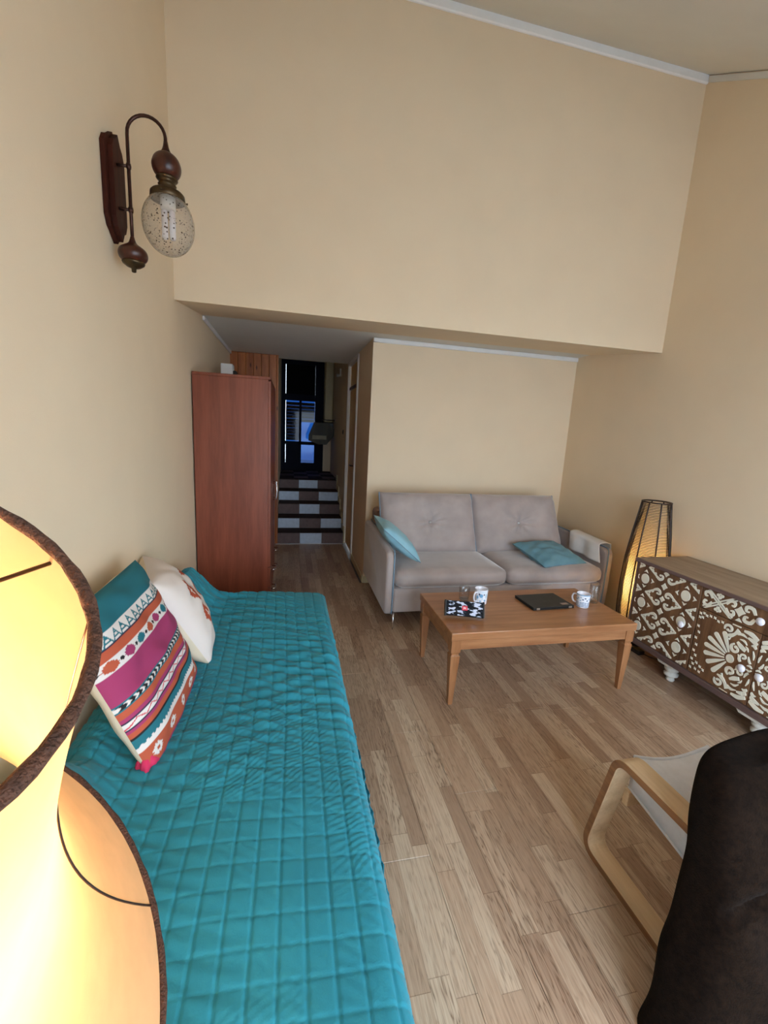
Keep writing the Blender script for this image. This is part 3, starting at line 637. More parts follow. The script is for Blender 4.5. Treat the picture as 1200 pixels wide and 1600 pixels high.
LV3 = np.stack([LV[:, 0], -.008-LV[:, 2], .047+LV[:, 1]], -1)
mesh('lettering', xf((LV3, LF), R_), M['white_text'], bd)
# mugs
def mug(loc, label, r, h, hang, painter):
    t = thing('mug', loc, label, 'mug'); n = 72; nz = 40
    V = []; F = []; cl = []
    for j in range(nz):
        z = h*j/(nz-1); rr = r*(.90+.10*(j/(nz-1))) if j > 1 else r*(.84+.05*j)
        for i in range(n):
            a = 2*pi*i/n; V.append((loc[0]+rr*cos(a), loc[1]+rr*sin(a), loc[2]+z)); cl.append(painter(a, z/h))
    F += [(j*n+i, j*n+(i+1) % n, (j+1)*n+(i+1) % n, (j+1)*n+i) for j in range(nz-1) for i in range(n)]; F.append(tuple(range(n))[::-1])
    mesh('body', (V, F), M['print_hard'], t, True, col=np.array(cl))
    mesh('lining', lathe([(r, h), (r*.985, h+.001), (r*.95, h-.002), (r*.84, .008), (0, .006)], loc, 48, cap=False), M['ceramic'], t, True)
    d = Vector((cos(hang), sin(hang), 0)); o = Vector(loc)
    pts = spline([o+d*(r*.93)+Vector((0, 0, h*.82)), o+d*(r*1.42)+Vector((0, 0, h*.80)), o+d*(r*1.62)+Vector((0, 0, h*.52)), o+d*(r*1.38)+Vector((0, 0, h*.25)), o+d*(r*.90)+Vector((0, 0, h*.20))], 22)
    mesh('handle', tube(pts, .0055, 8), M['ceramic'], t, True)
white, pale, navy, sky = (np.array(srgb(*c)[:3]) for c in ((232, 236, 245), (196, 220, 236), (40, 52, 92), (120, 172, 212)))
def paint1(a, v):
    for ca, cv, ra, rv, c in ((4.3, .62, .30, .13, sky), (4.0, .72, .12, .07, navy), (4.75, .70, .12, .06, navy), (4.5, .42, .14, .05, pale), (5.2, .6, .3, .16, pale), (4.2, .25, .16, .05, sky), (4.9, .3, .18, .08, sky), (3.7, .5, .16, .12, sky), (4.6, .85, .3, .03, pale)):
        if ((a-ca)/ra)**2+((v-cv)/rv)**2 < 1: return c
    return white
def paint2(a, v):
    w = .018*sin(a*5)
    for b in (.10, .20, .30, .40): 
        if abs(v-b-w) < .022: return np.array(srgb(72, 112, 158)[:3])
    if .52 < v < .80 and sin(a*9)*sin(v*24+a*2) > .45: return sky if sin(a*4) > 0 else navy
    if v > .93: return sky
    return white
mug((1.215, 2.40, TZ), 'white mug with scattered blue pictures beside a clear glass on table', .042, .098, 3.55, paint1)
mug((1.878, 2.285, TZ), 'white mug with blue wavy stripes at the right of the laptop', .042, .088, 2.2, paint2)
def tumbler(loc, label, r, h):
    t = thing('drinking_glass', loc, label, 'glass')
    mesh('wall', lathe([(r*.86, .0), (r*.90, .002), (r*.94, h*.4), (r, h), (r-.0012, h+.001), (r-.0026, h), (r*.93-.002, h*.4), (r*.84, .012), (0.001, .010)], loc, 40), M['clear'], t, True)
    mesh('base', lathe([(0, .0105), (r*.80, .0105), (r*.83, .006), (r*.80, .0018), (0, .0015)], loc, 32), M['clear'], t, True)
tumbler((1.130, 2.47, TZ), 'short clear drinking glass at the left of the picture mug', .036, .085)
tumbler((2.002, 2.34, TZ), 'taller clear drinking glass behind the blue striped mug', .033, .125)

# ------------------------------------------------------------------ rattan lamp
rl = thing('rattan_lamp', (2.64, 2.60, 0), 'tall dark woven rattan floor lamp glowing in the corner by the sofa', 'lamp')
LZ = 1.09
def rr(z): return np.interp(z, [0, .06, .25, .45, .65, .85, 1.0, 1.09], [.118, .128, .150, .155, .148, .126, .105, .093])
mesh('base', lathe([(.0, 0.0), (.118, 0), (.122, .012), (.10, .022), (0, .022)], (2.64, 2.6, 0), 32), M['rattan'], rl, True)
turns = 96; hp = []
for i in range(turns*24+1):
    a = 2*pi*i/24; z = .02+(LZ-.03)*i/(turns*24); hp.append((2.64+rr(z)*cos(a), 2.6+rr(z)*sin(a), z))
tag(mesh('winding', tube(hp, .0030, 5, up=(0, 0, 1)), M['rattan'], rl, True))
for k in range(8):
    a = 2*pi*k/8+.32; mesh('rib', tube([(2.64+(rr(z)+.004)*cos(a), 2.6+(rr(z)+.004)*sin(a), z) for z in np.linspace(.005, LZ, 24)], .0052, 8), M['rattan'], rl, True)
for zz in (.012, LZ): mesh('hoop', tube([(2.64+(rr(zz)+.001)*cos(a), 2.6+(rr(zz)+.001)*sin(a), zz) for a in np.linspace(0, 2*pi, 40, endpoint=False)], .006, 8, True), M['rattan'], rl, True)
mesh('liner', lathe([(rr(z)-.030, z) for z in np.linspace(.03, 1.08, 20)], (2.64, 2.6, 0), 40, cap=False), M['liner'], rl, True)
mesh('bulb', lathe([(.0, .52), (.02, .525), (.03, .55), (.024, .58), (.013, .60), (.013, .63)], (2.64, 2.6, -.10), 18), M['bulb_on2'], rl, True)
mesh('stem', tube([(2.64, 2.6, .022), (2.64, 2.6, .42)], .008, 8), M['black'], rl, True)
pb = bpy.data.lights.new('rattan_bulb_light', 'POINT'); pb.energy = 18.0; pb.color = (1, .58, .18); pb.shadow_soft_size = .03
po = bpy.data.objects.new('rattan_bulb_light', pb); COL.objects.link(po); po.location = (0, 0, .47); po.parent = rl

# ------------------------------------------------------------------ carved sideboard
SX, SY0, SL = 2.38, 2.42, 1.69          # front plane, left end, length (runs toward the camera)
sb = thing('sideboard', (2.6, SY0-SL/2, 0), 'brown sideboard with white carved ornament against the right wall', 'sideboard')
def SP(u, v, d=0): return (SX-d, SY0-u, v)
def sbox(u0, u1, d0, d1, v0, v1, r=0, seg=1): return box(SX-d1, SX-d0, SY0-u1, SY0-u0, v0, v1, r, seg)
mesh('carcass', sbox(.012, SL-.012, -.41, -.024, .165, .708), M['side_edge'], sb)
mesh('top', sbox(-.005, SL+.005, -.425, .012, .708, .730, .004, 2), M['side_top'], sb)
mesh('top_edge', sbox(-.004, SL+.004, .0125, .018, .706, .728, .002), M['side_edge'], sb)
mesh('side_panel', sbox(0, .012, -.41, .0, .165, .708, .002), M['side_edge'], sb)
mesh('side_panel', sbox(SL-.012, SL, -.41, .0, .165, .708, .002), M['side_edge'], sb)
mesh('bottom_rail', sbox(-.003, SL+.003, -.41, .012, .132, .166, .003, 2), M['side_edge'], sb)
for u0 in (.285, .805, 1.29):
    mesh('skirt', prism([(SY0-u0, .1315), (SY0-u0-.13, .1315), (SY0-u0-.115, .112), (SY0-u0-.015, .112)], 'x', SX-.004, SX+.12, .002, 1), M['feet'], sb)
for u0 in (.35, .90, 1.355):
    for xx in (SX+.06, SX+.36):
        mesh('foot', lathe([(.012, 0), (.022, .002), (.026, .012), (.020, .024), (.024, .030), (.040, .040), (.042, .052), (.030, .062), (.027, .067), (.040, .076), (.044, .090), (.040, .104), (.028, .1115)], (xx, SY0-u0, 0), 24), M['feet'], sb, True)
def clip(poly, u0, u1, v0, v1):
    for ax, lim, sg_ in ((0, u0, 1), (0, u1, -1), (1, v0, 1), (1, v1, -1)):
        out = []
        for i, a in enumerate(poly):
            b = poly[i-1]; ia = (a[ax]-lim)*sg_ >= 0; ib = (b[ax]-lim)*sg_ >= 0
            if ia != ib:
                t = (lim-b[ax])/(a[ax]-b[ax]); out.append((b[0]+(a[0]-b[0])*t, b[1]+(a[1]-b[1])*t))
            if ia: out.append(a)
        poly = out
        if len(poly) < 3: return None
    return poly
def ribbon(pts, ws, n=18):
    P_ = spline(pts, n); Wd = np.interp(np.linspace(0, 1, n), np.linspace(0, 1, len(ws)), ws); Lf, Rt = [], []
    for i in range(n):
        d = P_[min(i+1, n-1)]-P_[max(i-1, 0)]; d = d/(np.linalg.norm(d)+1e-9); nrm = np.array([-d[1], d[0]])
        Lf.append(tuple(P_[i]+nrm*Wd[i]/2)); Rt.append(tuple(P_[i]-nrm*Wd[i]/2))
    # as a strip of quads, so that curls do not break
    return [[Lf[i], Lf[i+1], Rt[i+1], Rt[i]] for i in range(n-1)]
radians_ = math.radians
def disc(c, r, n=18, ry=None): return [(c[0]+r*cos(2*pi*i/n), c[1]+(ry or r)*sin(2*pi*i/n)) for i in range(n)]
def star4(c, r, q=.42, rot=pi/4):
    return [(c[0]+(r if i % 2 == 0 else r*q)*cos(rot+i*pi/4), c[1]+(r if i % 2 == 0 else r*q)*sin(rot+i*pi/4)) for i in range(8)]
class Carve:
    """white raised ornament of one door front"""
    def __init__(s, u0, u1, v0, v1): s.b = (u0, u1, v0, v1); s.V = []; s.F = []
    def add(s, poly, h=.0035):
        poly = clip(list(poly), *s.b)
        if not poly: return
        n = len(poly); k = len(s.V)
        area = sum(poly[i-1][0]*poly[i][1]-poly[i][0]*poly[i-1][1] for i in range(n))
        if abs(area) < 2e-6: return
        if area < 0: poly = poly[::-1]
        s.c = getattr(s, 'c', 0)+1; h += 2.5e-6*(s.c % 200)
        s.V += [SP(u, v, 0) for u, v in poly]+[SP(u, v, h) for u, v in poly]
        s.F.append(tuple(k+n+i for i in range(n)))
        s.F += [(k+i, k+(i+1) % n, k+n+(i+1) % n, k+n+i) for i in range(n)]
    def rib(s, pts, ws, n=18):
        for q in ribbon([np.array(p, float) for p in pts], ws, n): s.add(q)
    def build(s, parent):
        VF = (s.V, s.F)
        return tag(mesh('carving', VF, M['inlay'], parent), kind='stuff')
def lattice(c, cu, cv0, mir=1):
    """one flower cell: two chevrons whose curled ends face each other, small squares above and below, round boss left and right"""
    for s in (1, -1):
        def q(x, y): return (cu+s*x, cv0+y)
        c.rib([q(-.137, -.003), q(-.100, .0195), q(-.062, .0425)], [.011, .011, .011], 6); c.rib([q(-.137, .003), q(-.100, -.0195), q(-.062, -.0425)], [.011, .011, .011], 6)
        for t in (1, -1):
            c.rib([q(-.072, .038*t), q(-.046, .050*t), q(-.026, .043*t), q(-.022, .026*t), q(-.036, .020*t)], [.013, .020, .017, .013, .008], 14)
            c.add(disc(q(-.106, .010*t), .009, 8)); c.add(disc(q(-.082, .025*t), .010, 8)); c.add(disc(q(-.043, .024*t), .007, 10))
    c.add(star4((cu, cv0), .021, .62, 0)); c.add(star4((cu, cv0+.085), .024, .62, 0)); 
    b = (cu-.155, cv0+.085); c.add(disc(b, .031, 22, .034))
    for a in range(4):
        aa = a*pi/2; d = .062; m_ = (b[0]+d*cos(aa), b[1]+d*.86*sin(aa)); ca, sa = cos(aa), sin(aa)
        c.add([(m_[0]+.012*ca, m_[1]+.010*sa), (m_[0]-.012*ca+.016*sa, m_[1]-.010*sa-.016*ca), (m_[0]-.004*ca, m_[1]-.004*sa), (m_[0]-.012*ca-.016*sa, m_[1]-.010*sa+.016*ca)])
def panel(name, u0, u1, v0, v1, parent=sb):
    return mesh(name, sbox(u0, u1, -.024, 0, v0, v1, .002), M['side_door'], parent)
def knob(u, v, parent):
    mesh('knob', join(lathe([(.004, 0), (.005, .012), (.011, .015), (.019, .020), (.021, .027), (.017, .034), (0, .037)], SP(u, v, 0), 20, (0, 1, 0), (0, 0, 1), (-1, 0, 0))), M['ceramic'], parent, True)
for ua, ub, cu, ku in ((.016, .492, .245, .423), (1.204, 1.674, 1.445, 1.267)):
    d = panel('door', ua, ub, .168, .705); c = Carve(ua+.016, ub-.012, .176, .700)
    for m_ in (-1, 0, 1, 2):
        for k in range(-1, 5): lattice(c, cu+.31*m_, .69-.17*k)
    c.build(d); knob(ku, .431, d)
# drawer over the middle pair
d = panel('drawer', .497, 1.199, .578, .705); c = Carve(.505, 1.191, .585, .700)
for s in (1, -1):
    def q(u, v): return (.848+s*(.848-u)*-1, v) if s < 0 else (u, v)
    def q(u, v, s=s): return (u, v) if s > 0 else (2*.848-u, v)
    for dv in (.010, -.010):
        c.rib([q(.515, .585+dv*.8), q(.606, .645+dv*.8), q(.70, .706+dv*.8)], [.008]*3, 4); c.rib([q(.53, .700+dv*.8), q(.606, .645+dv*.8), q(.69, .585+dv*.8)], [.008]*3, 4)
    for dv in (1, -1):
        v0 = .645+.043*dv
        c.add(disc(q(.604, v0-.012*dv), .010, 10)); c.add(disc(q(.592, v0), .009, 10)); c.add(disc(q(.616, v0), .009, 10)); c.add(disc(q(.604, v0+.008*dv), .006, 8))
    for t in (1, -1):
        c.rib([q(.645, .645+.012*t), q(.665, .645+.038*t), q(.69, .645+.034*t), q(.688, .645+.014*t), q(.674, .645+.016*t)], [.014, .018, .016, .012, .008], 14)
        c.rib([q(.565, .645+.012*t), q(.545, .645+.038*t), q(.520, .645+.034*t), q(.522, .645+.014*t), q(.536, .645+.016*t)], [.014, .018, .016, .012, .008], 14)
        c.rib([q(.800, .645+.012*t), q(.782, .645+.040*t), q(.752, .645+.038*t), q(.752, .645+.016*t), q(.768, .645+.016*t)], [.014, .020, .018, .012, .008], 14)
        c.add([q(.724, .645+.036*t), q(.742, .645+.055*t), q(.706, .645+.055*t)])
    c.add(star4(q(.722, .645), .030, .62, 0))
c.build(d); knob(.843, .645, d)
# the two lower middle doors: shell, scrolls, radiating petals, little stars
for s in (1, -1):
    ua, ub = (.497, .8465) if s > 0 else (.8495, 1.199)
    d = panel('door', ua, ub, .168, .574); c = Carve(ua+.008, ub-.006, .176, .568)
    def q(u, v, s=s): return (u, v) if s > 0 else (2*.848-u, v)
    hub = (.722, .370); c.add(disc(q(*hub), .021, 16, .024))
    for a in np.radians(np.linspace(112, 238, 7)):
        p0 = np.array(hub)+np.array([cos(a)*.032, sin(a)*.034]); p1 = np.array(hub)+np.array([cos(a)*.140, sin(a)*.132])
        c.rib([q(*p0), q(*(p0*.45+p1*.55)), q(*p1)], [.006, .020, .026], 8); c.add(disc(q(*p1), .013, 12))
    for u, v in ((.514, .545), (.535, .552), (.53, .525), (.553, .545), (.575, .552), (.60, .553), (.514, .52), (.514, .465), (.524, .43), (.512, .39), (.522, .35), (.514, .31), (.530, .285), (.512, .255), (.525, .228), (.545, .245), (.512, .20), (.545, .205), (.57, .20), (.59, .222), (.57, .232), (.645, .548), (.622, .542)):
        c.add(star4(q(u, v), .0102, .42))
    for t in (1, -1):
        def w(u, dv): return q(u, .370+t*dv)
        # scrolls between shell and petals
        def scroll(cu_, cv_, r, a0, turn, wd):
            pts = [(cu_+r*(1-.62*k/9)*cos(a0+turn*k/9), cv_+r*(1-.62*k/9)*sin(a0+turn*k/9)) for k in range(10)]
            c.rib([w(*p_) for p_ in pts], [wd*.5, wd, wd, wd*.85, wd*.7, wd*.6], 26)
            c.add(disc(w(*pts[-1]), wd*.55, 10))
        scroll(.686, .158, .025, radians_(205), radians_(-330), .014)
        scroll(.738, .068, .026, radians_(110), radians_(330), .016)
        scroll(.788, .044, .017, radians_(200), radians_(-300), .011)
        c.rib([w(.758, .046), w(.766, .036), w(.768, .022), w(.776, .012)], [.004, .012, .014, .012], 12)
        for pts, ws in (([(.674, .122), (.700, .126), (.722, .146), (.740, .172)], [.006, .022, .014, .026]), ([(.742, .110), (.764, .094), (.790, .082)], [.012, .024, .020]),
                        ([(.764, .184), (.800, .182), (.838, .164)], [.012, .024, .018]), ([(.790, .156), (.815, .151), (.838, .139)], [.010, .022, .018]),
                        ([(.812, .124), (.826, .127), (.838, .116)], [.004, .018, .012]), ([(.737, .148), (.758, .160), (.786, .152)], [.004, .016, .004]),
                        ([(.752, .130), (.774, .130), (.792, .114)], [.004, .013, .004]), ([(.786, .106), (.797, .098), (.804, .082)], [.003, .009, .003]),
                        ([(.826, .100), (.834, .076), (.836, .054)], [.003, .010, .003]), ([(.810, .060), (.816, .040), (.826, .026)], [.004, .012, .010]),
                        ([(.700, .193), (.745, .194)], [.006, .006]), ([(.812, .010), (.826, .014), (.838, .006)], [.004, .012, .006])):
            c.rib([w(*p_) for p_ in pts], ws, 10)
        c.add([w(.700, .100), w(.706, .118), w(.690, .106)])
    c.build(d); knob(.803 if s > 0 else .893, .362, d)
# adapter and cable behind the table
ad = thing('power_adapter', (2.505, 2.40, 0), 'black power adapter on the floor by the sideboard foot', 'adapter')
mesh('body', box(2.478, 2.535, 2.375, 2.455, .0, .032, .008, 2), M['black'], ad)
mesh('cable', tube(spline([(2.52, 2.376, .012), (2.55, 2.33, .006), (2.61, 2.28, .006), (2.70, 2.30, .006), (2.77, 2.40, .006)], 26), .004, 7), M['black'], ad, True)

# ------------------------------------------------------------------ daybed, quilt and its cushions
bed = thing('daybed', (-.22, 1.55, 0), 'long low daybed along the left wall under the teal quilt', 'bed')
BX0, BX1, BY0, BY1, BT = XL+.012, .195, .47, 2.60, .425
mesh('mattress', soft_box(BX0+.01, BX1, BY0+.01, BY1-.01, .22, BT-.004, .05, .004, 10), M['mattress'], bed, True)
mesh('base_frame', box(BX0+.02, BX1-.02, BY0+.03, BY1-.03, .12, .218, .006), M['wardrobe'], bed)
for lx in (BX0+.07, BX1-.07):
    for ly in (BY0+.1, BY1-.1): mesh('leg', lathe([(.02, 0), (.028, .12)], (lx, ly, 0), 16), M['wardrobe'], bed, True)
mesh('bolster', lathe([(0, .0), (.05, .008), (.060, .03), (.060, .27), (.05, .292), (0, .30)], (BX0+.075, 2.27, BT+.06), 24, (1, 0, 0), (0, 0, 1), (0, 1, 0)), M['mattress'], bed, True)
nu, nv = 420, 620
s_ = np.linspace(0, 1.42, nu); t_ = np.linspace(-.06, 1, nv)
# profile: up the wall bolster, across the top, round the edge, down the side
TOPW = .235-(XL+.03)
def smooth(a, b, x): k = np.clip((x-a)/(b-a), 0, 1); return k*k*(3-2*k)
Sg, Tg = np.meshgrid(s_, np.linspace(BY0-.02, BY1+.045, nv))
Xt = XL+.03+Sg; ang = np.clip((Sg-(TOPW-.05))/.085, 0, 1)*pi/2
R0 = .055
X = np.where(Sg < TOPW-.05, XL+.03+Sg, XL+.03+TOPW-.05+R0*np.sin(ang)); Zq = np.where(Sg < TOPW-.05, BT+.045, BT+.045-R0*(1-np.cos(ang)))
down = np.clip(Sg-(TOPW+.035), 0, None); X = X+down*.19; Zq = Zq-down*.98
yy = Tg.copy()
# far end falls over the end of the bed
endk = smooth(BY1-.02, BY1+.045, yy); 
# bolster under the quilt at the far left, shallow roll along the wall
bx = (X-XL-.10)
roll = .135*np.exp(-((bx-.02)/.13)**2)*smooth(2.0, 2.45, yy)+.05*np.exp(-(bx/.08)**2)
roll += .17*np.exp(-((bx+.02)/.10)**2)*(1-smooth(1.0, 1.25, yy))
crown = .018*np.sin(np.clip((X-XL)/.9, 0, 1)*pi)
topmask = 1-smooth(TOPW-.06, TOPW+.03, Sg)
Zq = Zq+(roll+crown)*topmask
# slow lumps and fine wrinkles pulled across the bed
cu_, cv_ = .055, .058
lump = .010*wob(X*3, yy*2.6, 0, 1.1, 1.)+.006*wob(X*7, yy*6, 0, 1., 4.)
wr1 = np.sin(yy*62+4.*np.sin(X*3.1+yy*1.3)+2.4*np.sin(X*9+yy*3)); wr2 = np.sin(yy*105+5*np.sin(X*5+1)+X*18)
amp = smooth(.7, 1.5, yy)*(.35+.65*np.abs(np.sin(X*2.2+yy*1.1)))
wr3 = np.sin(yy*74-X*22+3.2*np.sin(X*4.3-yy*2.1)+1.7*np.sin(yy*9+X*7)); wr4 = np.sin(yy*150+X*55+3*np.sin(X*11+yy*5))
patch1 = np.clip(np.sin(X*5.2+yy*3.3+1)+.35, 0, 1); patch2 = np.clip(np.sin(X*7.1-yy*4.2+2)+.3, 0, 1)
cellr = np.sin(np.floor((Sg+.02)/cu_)*12.9+np.floor(yy/cv_)*78.2)*43.7; cellr = cellr-np.floor(cellr)
diag = np.sin((yy*1.0-X*(.35+.5*cellr))*2*pi/.019+6.3*cellr+2.4*np.sin(yy*31+X*13)+1.5*np.sin(X*47-yy*20)); diag2 = np.sin((yy+X*.9)*2*pi/.031+9*cellr+2*np.sin(X*23-yy*9))
wr = .0008*diag*np.clip(np.sin(X*4.1+yy*6.3)+.4+.6*np.sin(X*11-yy*8), 0, 1)+.0006*diag2*cellr
wr += 1.35*amp*(.0034*wr1*patch1+.0020*wr2*patch2+.0026*wr3*patch2+.0012*wr4)+.0011*wr4*patch1
# stitching
cu, cvv = .055, .058
du = np.abs(((Sg+.02+.006*np.sin(yy*3))/cu+.5) % 1-.5)*cu; dv = np.abs(((yy+.008*np.sin(X*6))/cvv+.5) % 1-.5)*cvv
stitch = -.0040*(np.exp(-(du/.0030)**2)*1.0+np.exp(-(dv/.0030)**2)*.42)
puff = .0007*np.sin(np.clip(du/cu*2, 0, 1)*pi/2)*np.sin(np.clip(dv/cvv*2, 0, 1)*pi/2)
hgt = lump*topmask+wr+stitch+puff
nx_ = np.where(Sg < TOPW-.05, 0, np.sin(ang)); nz_ = np.where(Sg < TOPW-.05, 1, np.cos(ang))
X = X+nx_*hgt; Zq = Zq+nz_*hgt
# hem waves low on the side
X = X+.005*np.sin(yy*4.5+1)*smooth(.05, .4, down)
Zq = np.where(endk > 0, Zq-.10*endk**1.5*topmask, Zq); 
Zq = np.maximum(Zq, .012)
mesh_q = mesh('quilt', (np.stack([X, yy, Zq], -1).reshape(-1, 3), gridF(nu, nv)), M['quilt'], None, True)
md = mesh_q.modifiers.new('solid', 'SOLIDIFY'); md.thickness = .008; md.offset = -1
tag(mesh_q, 'teal blue quilted bedspread draped over the long daybed', 'bedspread')

# striped cushion: flat print laid out in cushion coordinates (u across the stripes' length, v from top to bottom)
K = {k: np.array(srgb(*c)[:3]) for k, c in dict(teal=(36, 106, 118), orange=(178, 84, 58), mag=(156, 56, 98), white=(216, 209, 204), navy=(46, 44, 66), black=(34, 30, 32), red=(200, 70, 80), pink=(205, 50, 96)).items()}
def stripes(u, v):
    u = (u+1)/2; v = (1-v)/2; n = len(u); c = np.zeros((n, 3))
    bands = [(0, 'teal'), (.165, 'white'), (.24, 'navy'), (.246, 'orange'), (.30, 'white'), (.37, 'mag'), (.53, 'teal'), (.575, 'orange'), (.615, 'mag'), (.635, 'navy'), (.643, 'white'), (.68, 'navy'), (.688, 'mag'), (.705, 'orange'), (.735, 'black'), (.748, 'teal'), (.803, 'white'), (.832, 'orange'), (.945, 'mag')]
    for a, k in bands: c[v >= a] = K[k]
    def frac(x): return x-np.floor(x)
    # triangles
    m = (v > .172) & (v < .236); w = np.abs(frac(u*13)-.5)*2; h = (v-.172)/.064; c[m & (w < h)] = K['teal']; c[m & (w < h-.28) & (frac(h*3) > .5)] = K['white']
    # toothed diamonds, three colours in turn, with dots between
    m = (v > .304) & (v < .366); f = frac(u*7.5)-.5; h = (v-.335)/.036; idx = np.floor(u*7.5).astype(int) % 3
    dm = np.round(np.abs(f)*2*6)/6*1.25+np.round(np.abs(h)*6)/6
    for i, k in enumerate(('orange', 'mag', 'teal')): c[m & (dm < .98) & (idx == i)] = K[k]
    c[m & (np.hypot((np.abs(f)-.5)*.05*2.2, h*.036) < .011)] = K['black']
    # chevrons
    m = (v > .537) & (v < .569); h = (v-.553)/.016; g = frac(u*22+np.abs(h)*.5); c[m & (np.abs(h) < .9)] = K['black']; c[m & (np.abs(h) < .8) & (g < .42)] = K['white']
    # zigzag
    m = (v > .645) & (v < .678); h = (v-.6615)/.016; g = np.abs(frac(u*11)-.5)*4-1; c[m & (np.abs(h-g*.8) < .24)] = K['red']
    # pale dots
    m = np.hypot((frac(u*34)-.5)/34, v-.800) < .0075; c[m] = K['white']
    # stars
    f = (frac(u*5.2+.1)-.5)/5.2; h = v-.888; a, b = np.abs(f), np.abs(h)*1.25
    st_ = ((np.round(a*110)/110+np.round(b*110)/110) < .046) & ~((a < .011) & (b < .011)); st_ &= ~((a < .004) & (b > .03)); st_ &= ~((b < .004) & (a > .03)); c[st_] = K['white']
    c[(a < .006) & (b < .006)] = K['orange']
    return c
cu_dir = Vector((.02, .545, 0)); cv_dir = Vector((-.20, -.03, .47))
o1 = (-.480, 1.49, .706)
r_, f_, n_ = cushion('striped_cushion', 'large colourful striped cushion leaning on wall at head of daybed', o1, (.02, 1, 0), (-.20, 0, .47), .57, .54, .15, M['print'], M['cushion_back'], .47, 2, n=230, pinch=.012, wr=.008, col=stripes)
a_ = np.linspace(0, 2*pi, 28, endpoint=False); cf = []
for k_, (rr_, zz_) in enumerate(((.004, 0), (.026, .004), (.034, .016), (.030, .030), (.020, .042), (.006, .050))):
    for t__ in a_: q_ = rr_*(1+.16*sin(5*t__+k_)+.10*sin(9*t__)); cf.append((o1[0]+.080+q_*.8*cos(t__), o1[1]-.255+q_*1.25*sin(t__), .478+zz_))
mesh('corner_fold', (cf, [(k_*28+i_, k_*28+(i_+1) % 28, (k_+1)*28+(i_+1) % 28, (k_+1)*28+i_) for k_ in range(5) for i_ in range(28)]+[tuple(range(28))[::-1], tuple(140+i_ for i_ in range(28))]), plain('pink_binding', srgb(200, 45, 88), .9), r_, True)
def ikat(u, v):
    c = np.tile(np.array(srgb(220, 208, 200)[:3]), (len(u), 1))
    for cx_, cy_, a, b in ((.35, .55, .42, .16), (.25, .05, .30, .34), (.35, -.45, .42, .16), (-.45, .3, .2, .3), (-.45, -.3, .2, .3), (.75, .05, .16, .3)):
        s = np.abs(np.round((u-cx_)*26)/26)/a+np.abs(np.round((v-cy_)*26)/26)/b; t = np.abs(u-cx_)/a+np.abs(v-cy_)/b
        c[(s < 1) & (s > .3)] = srgb(176, 78, 52)[:3]
    return c
r_, f_, n_ = cushion('cream_cushion', 'cream cushion with rust-coloured pattern tucked behind the striped cushion', (-.492, 1.965, .668), (-.34, .94, 0), (-.20, -.077, .40), .42, .45, .23, M['print'], M['cushion_back'], .47, 5, n=120, pinch=.02, wr=.008, col=ikat)

# ------------------------------------------------------------------ standard lamp at the left edge of the picture
nA = Vector((.4648, -.2137, .8592)).normalized(); e1 = Vector((.8796, 0, -.4758)).normalized(); e2 = nA.cross(e1)
cT = Vector((-.165, .152, 1.438)); HS, RT, RB = .444, .100, .300; cB = cT-nA*HS
sl = thing('standard_lamp', (cB.x, cB.y, 0), 'lit bell-shaped lamp with parchment shade and brown trim near daybed', 'lamp')
NR = 6; TH0 = math.radians(36.5)
def srad(th, t):
    fl_ = .30*t+.70*t**2.6
    sc = 1-.006*t*(1-cos(NR*(th-TH0)))/2; return (RT+(RB-RT)*fl_)*sc
def sP(th, t):
    r = srad(th, t); lift = .004*(1-cos(NR*(th-TH0)))/2*t*t
    return cT-nA*(HS*t-lift)+(e1*cos(th)+e2*sin(th))*r
nth, ntt = 160, 40
V = [tuple(sP(2*pi*i/nth, j/(ntt-1))) for j in range(ntt) for i in range(nth)]
F = [(j*nth+i, j*nth+(i+1) % nth, (j+1)*nth+(i+1) % nth, (j+1)*nth+i) for j in range(ntt-1) for i in range(nth)]
sh = mesh('lamp_shade', (V, F), M['shade'], sl, True)
for k in range(NR):
    th = TH0+2*pi*k/NR; mesh('rib', tube([sP(th, t)+(e1*cos(th)+e2*sin(th))*.0004 for t in np.linspace(0, 1, 26)], .0011, 6), M['bronze'], sh, True)
tr1 = [sP(2*pi*i/90, 0) for i in range(90)]; tr2 = [sP(2*pi*i/160, 1) for i in range(160)]
for nm, pth, r in (('top_trim', tr1, .0029), ('bottom_trim', tr2, .0046)):
    rad_ = [r*(1+.09*sin(i*2.1)+.07*sin(i*5.3)) for i in range(len(pth))]
    mesh(nm, tube(pth, rad_, 8, True), M['trim_brown'], sh, True)
hubp = cT-nA*.03
for k in range(3):
    th = math.radians(62)+2*pi*k/3; mesh('spider_wire', tube([hubp, sP(th, .02)], .0011, 6), M['brass'], sl, True)
bc = cT-nA*.20
mesh('bulb', lathe([(0, .055), (.018, .05), (.029, .03), (.030, .015), (.022, -.01), (.014, -.028), (.013, -.04)], bc, 20, e1, e2, nA), M['bulb_on'], sl, True)
mesh('socket', lathe([(.017, -.04), (.018, -.05), (.018, -.11), (.008, -.115)], bc, 18, e1, e2, nA), M['brass'], sl, True)
hold = [tuple(bc-nA*.11), tuple(bc-nA*.2), tuple(Vector((cB.x, cB.y, cB.z-.02))), (cB.x, cB.y, .9), (cB.x, cB.y, .5), (cB.x, cB.y, .03)]
mesh('pole', tube(hold, .011, 12), M['brass'], sl, True)
mesh('base', lathe([(0, 0), (.14, 0), (.145, .01), (.12, .022), (.03, .035), (.012, .06)], (cB.x, cB.y, 0), 36), M['brass'], sl, True)
mesh('harp', tube([tuple(bc-nA*.04+e2*.018), tuple(bc+e2*.045), tuple(bc+nA*.10+e2*.04), tuple(hubp)], .0016, 6), M['brass'], sl, True)
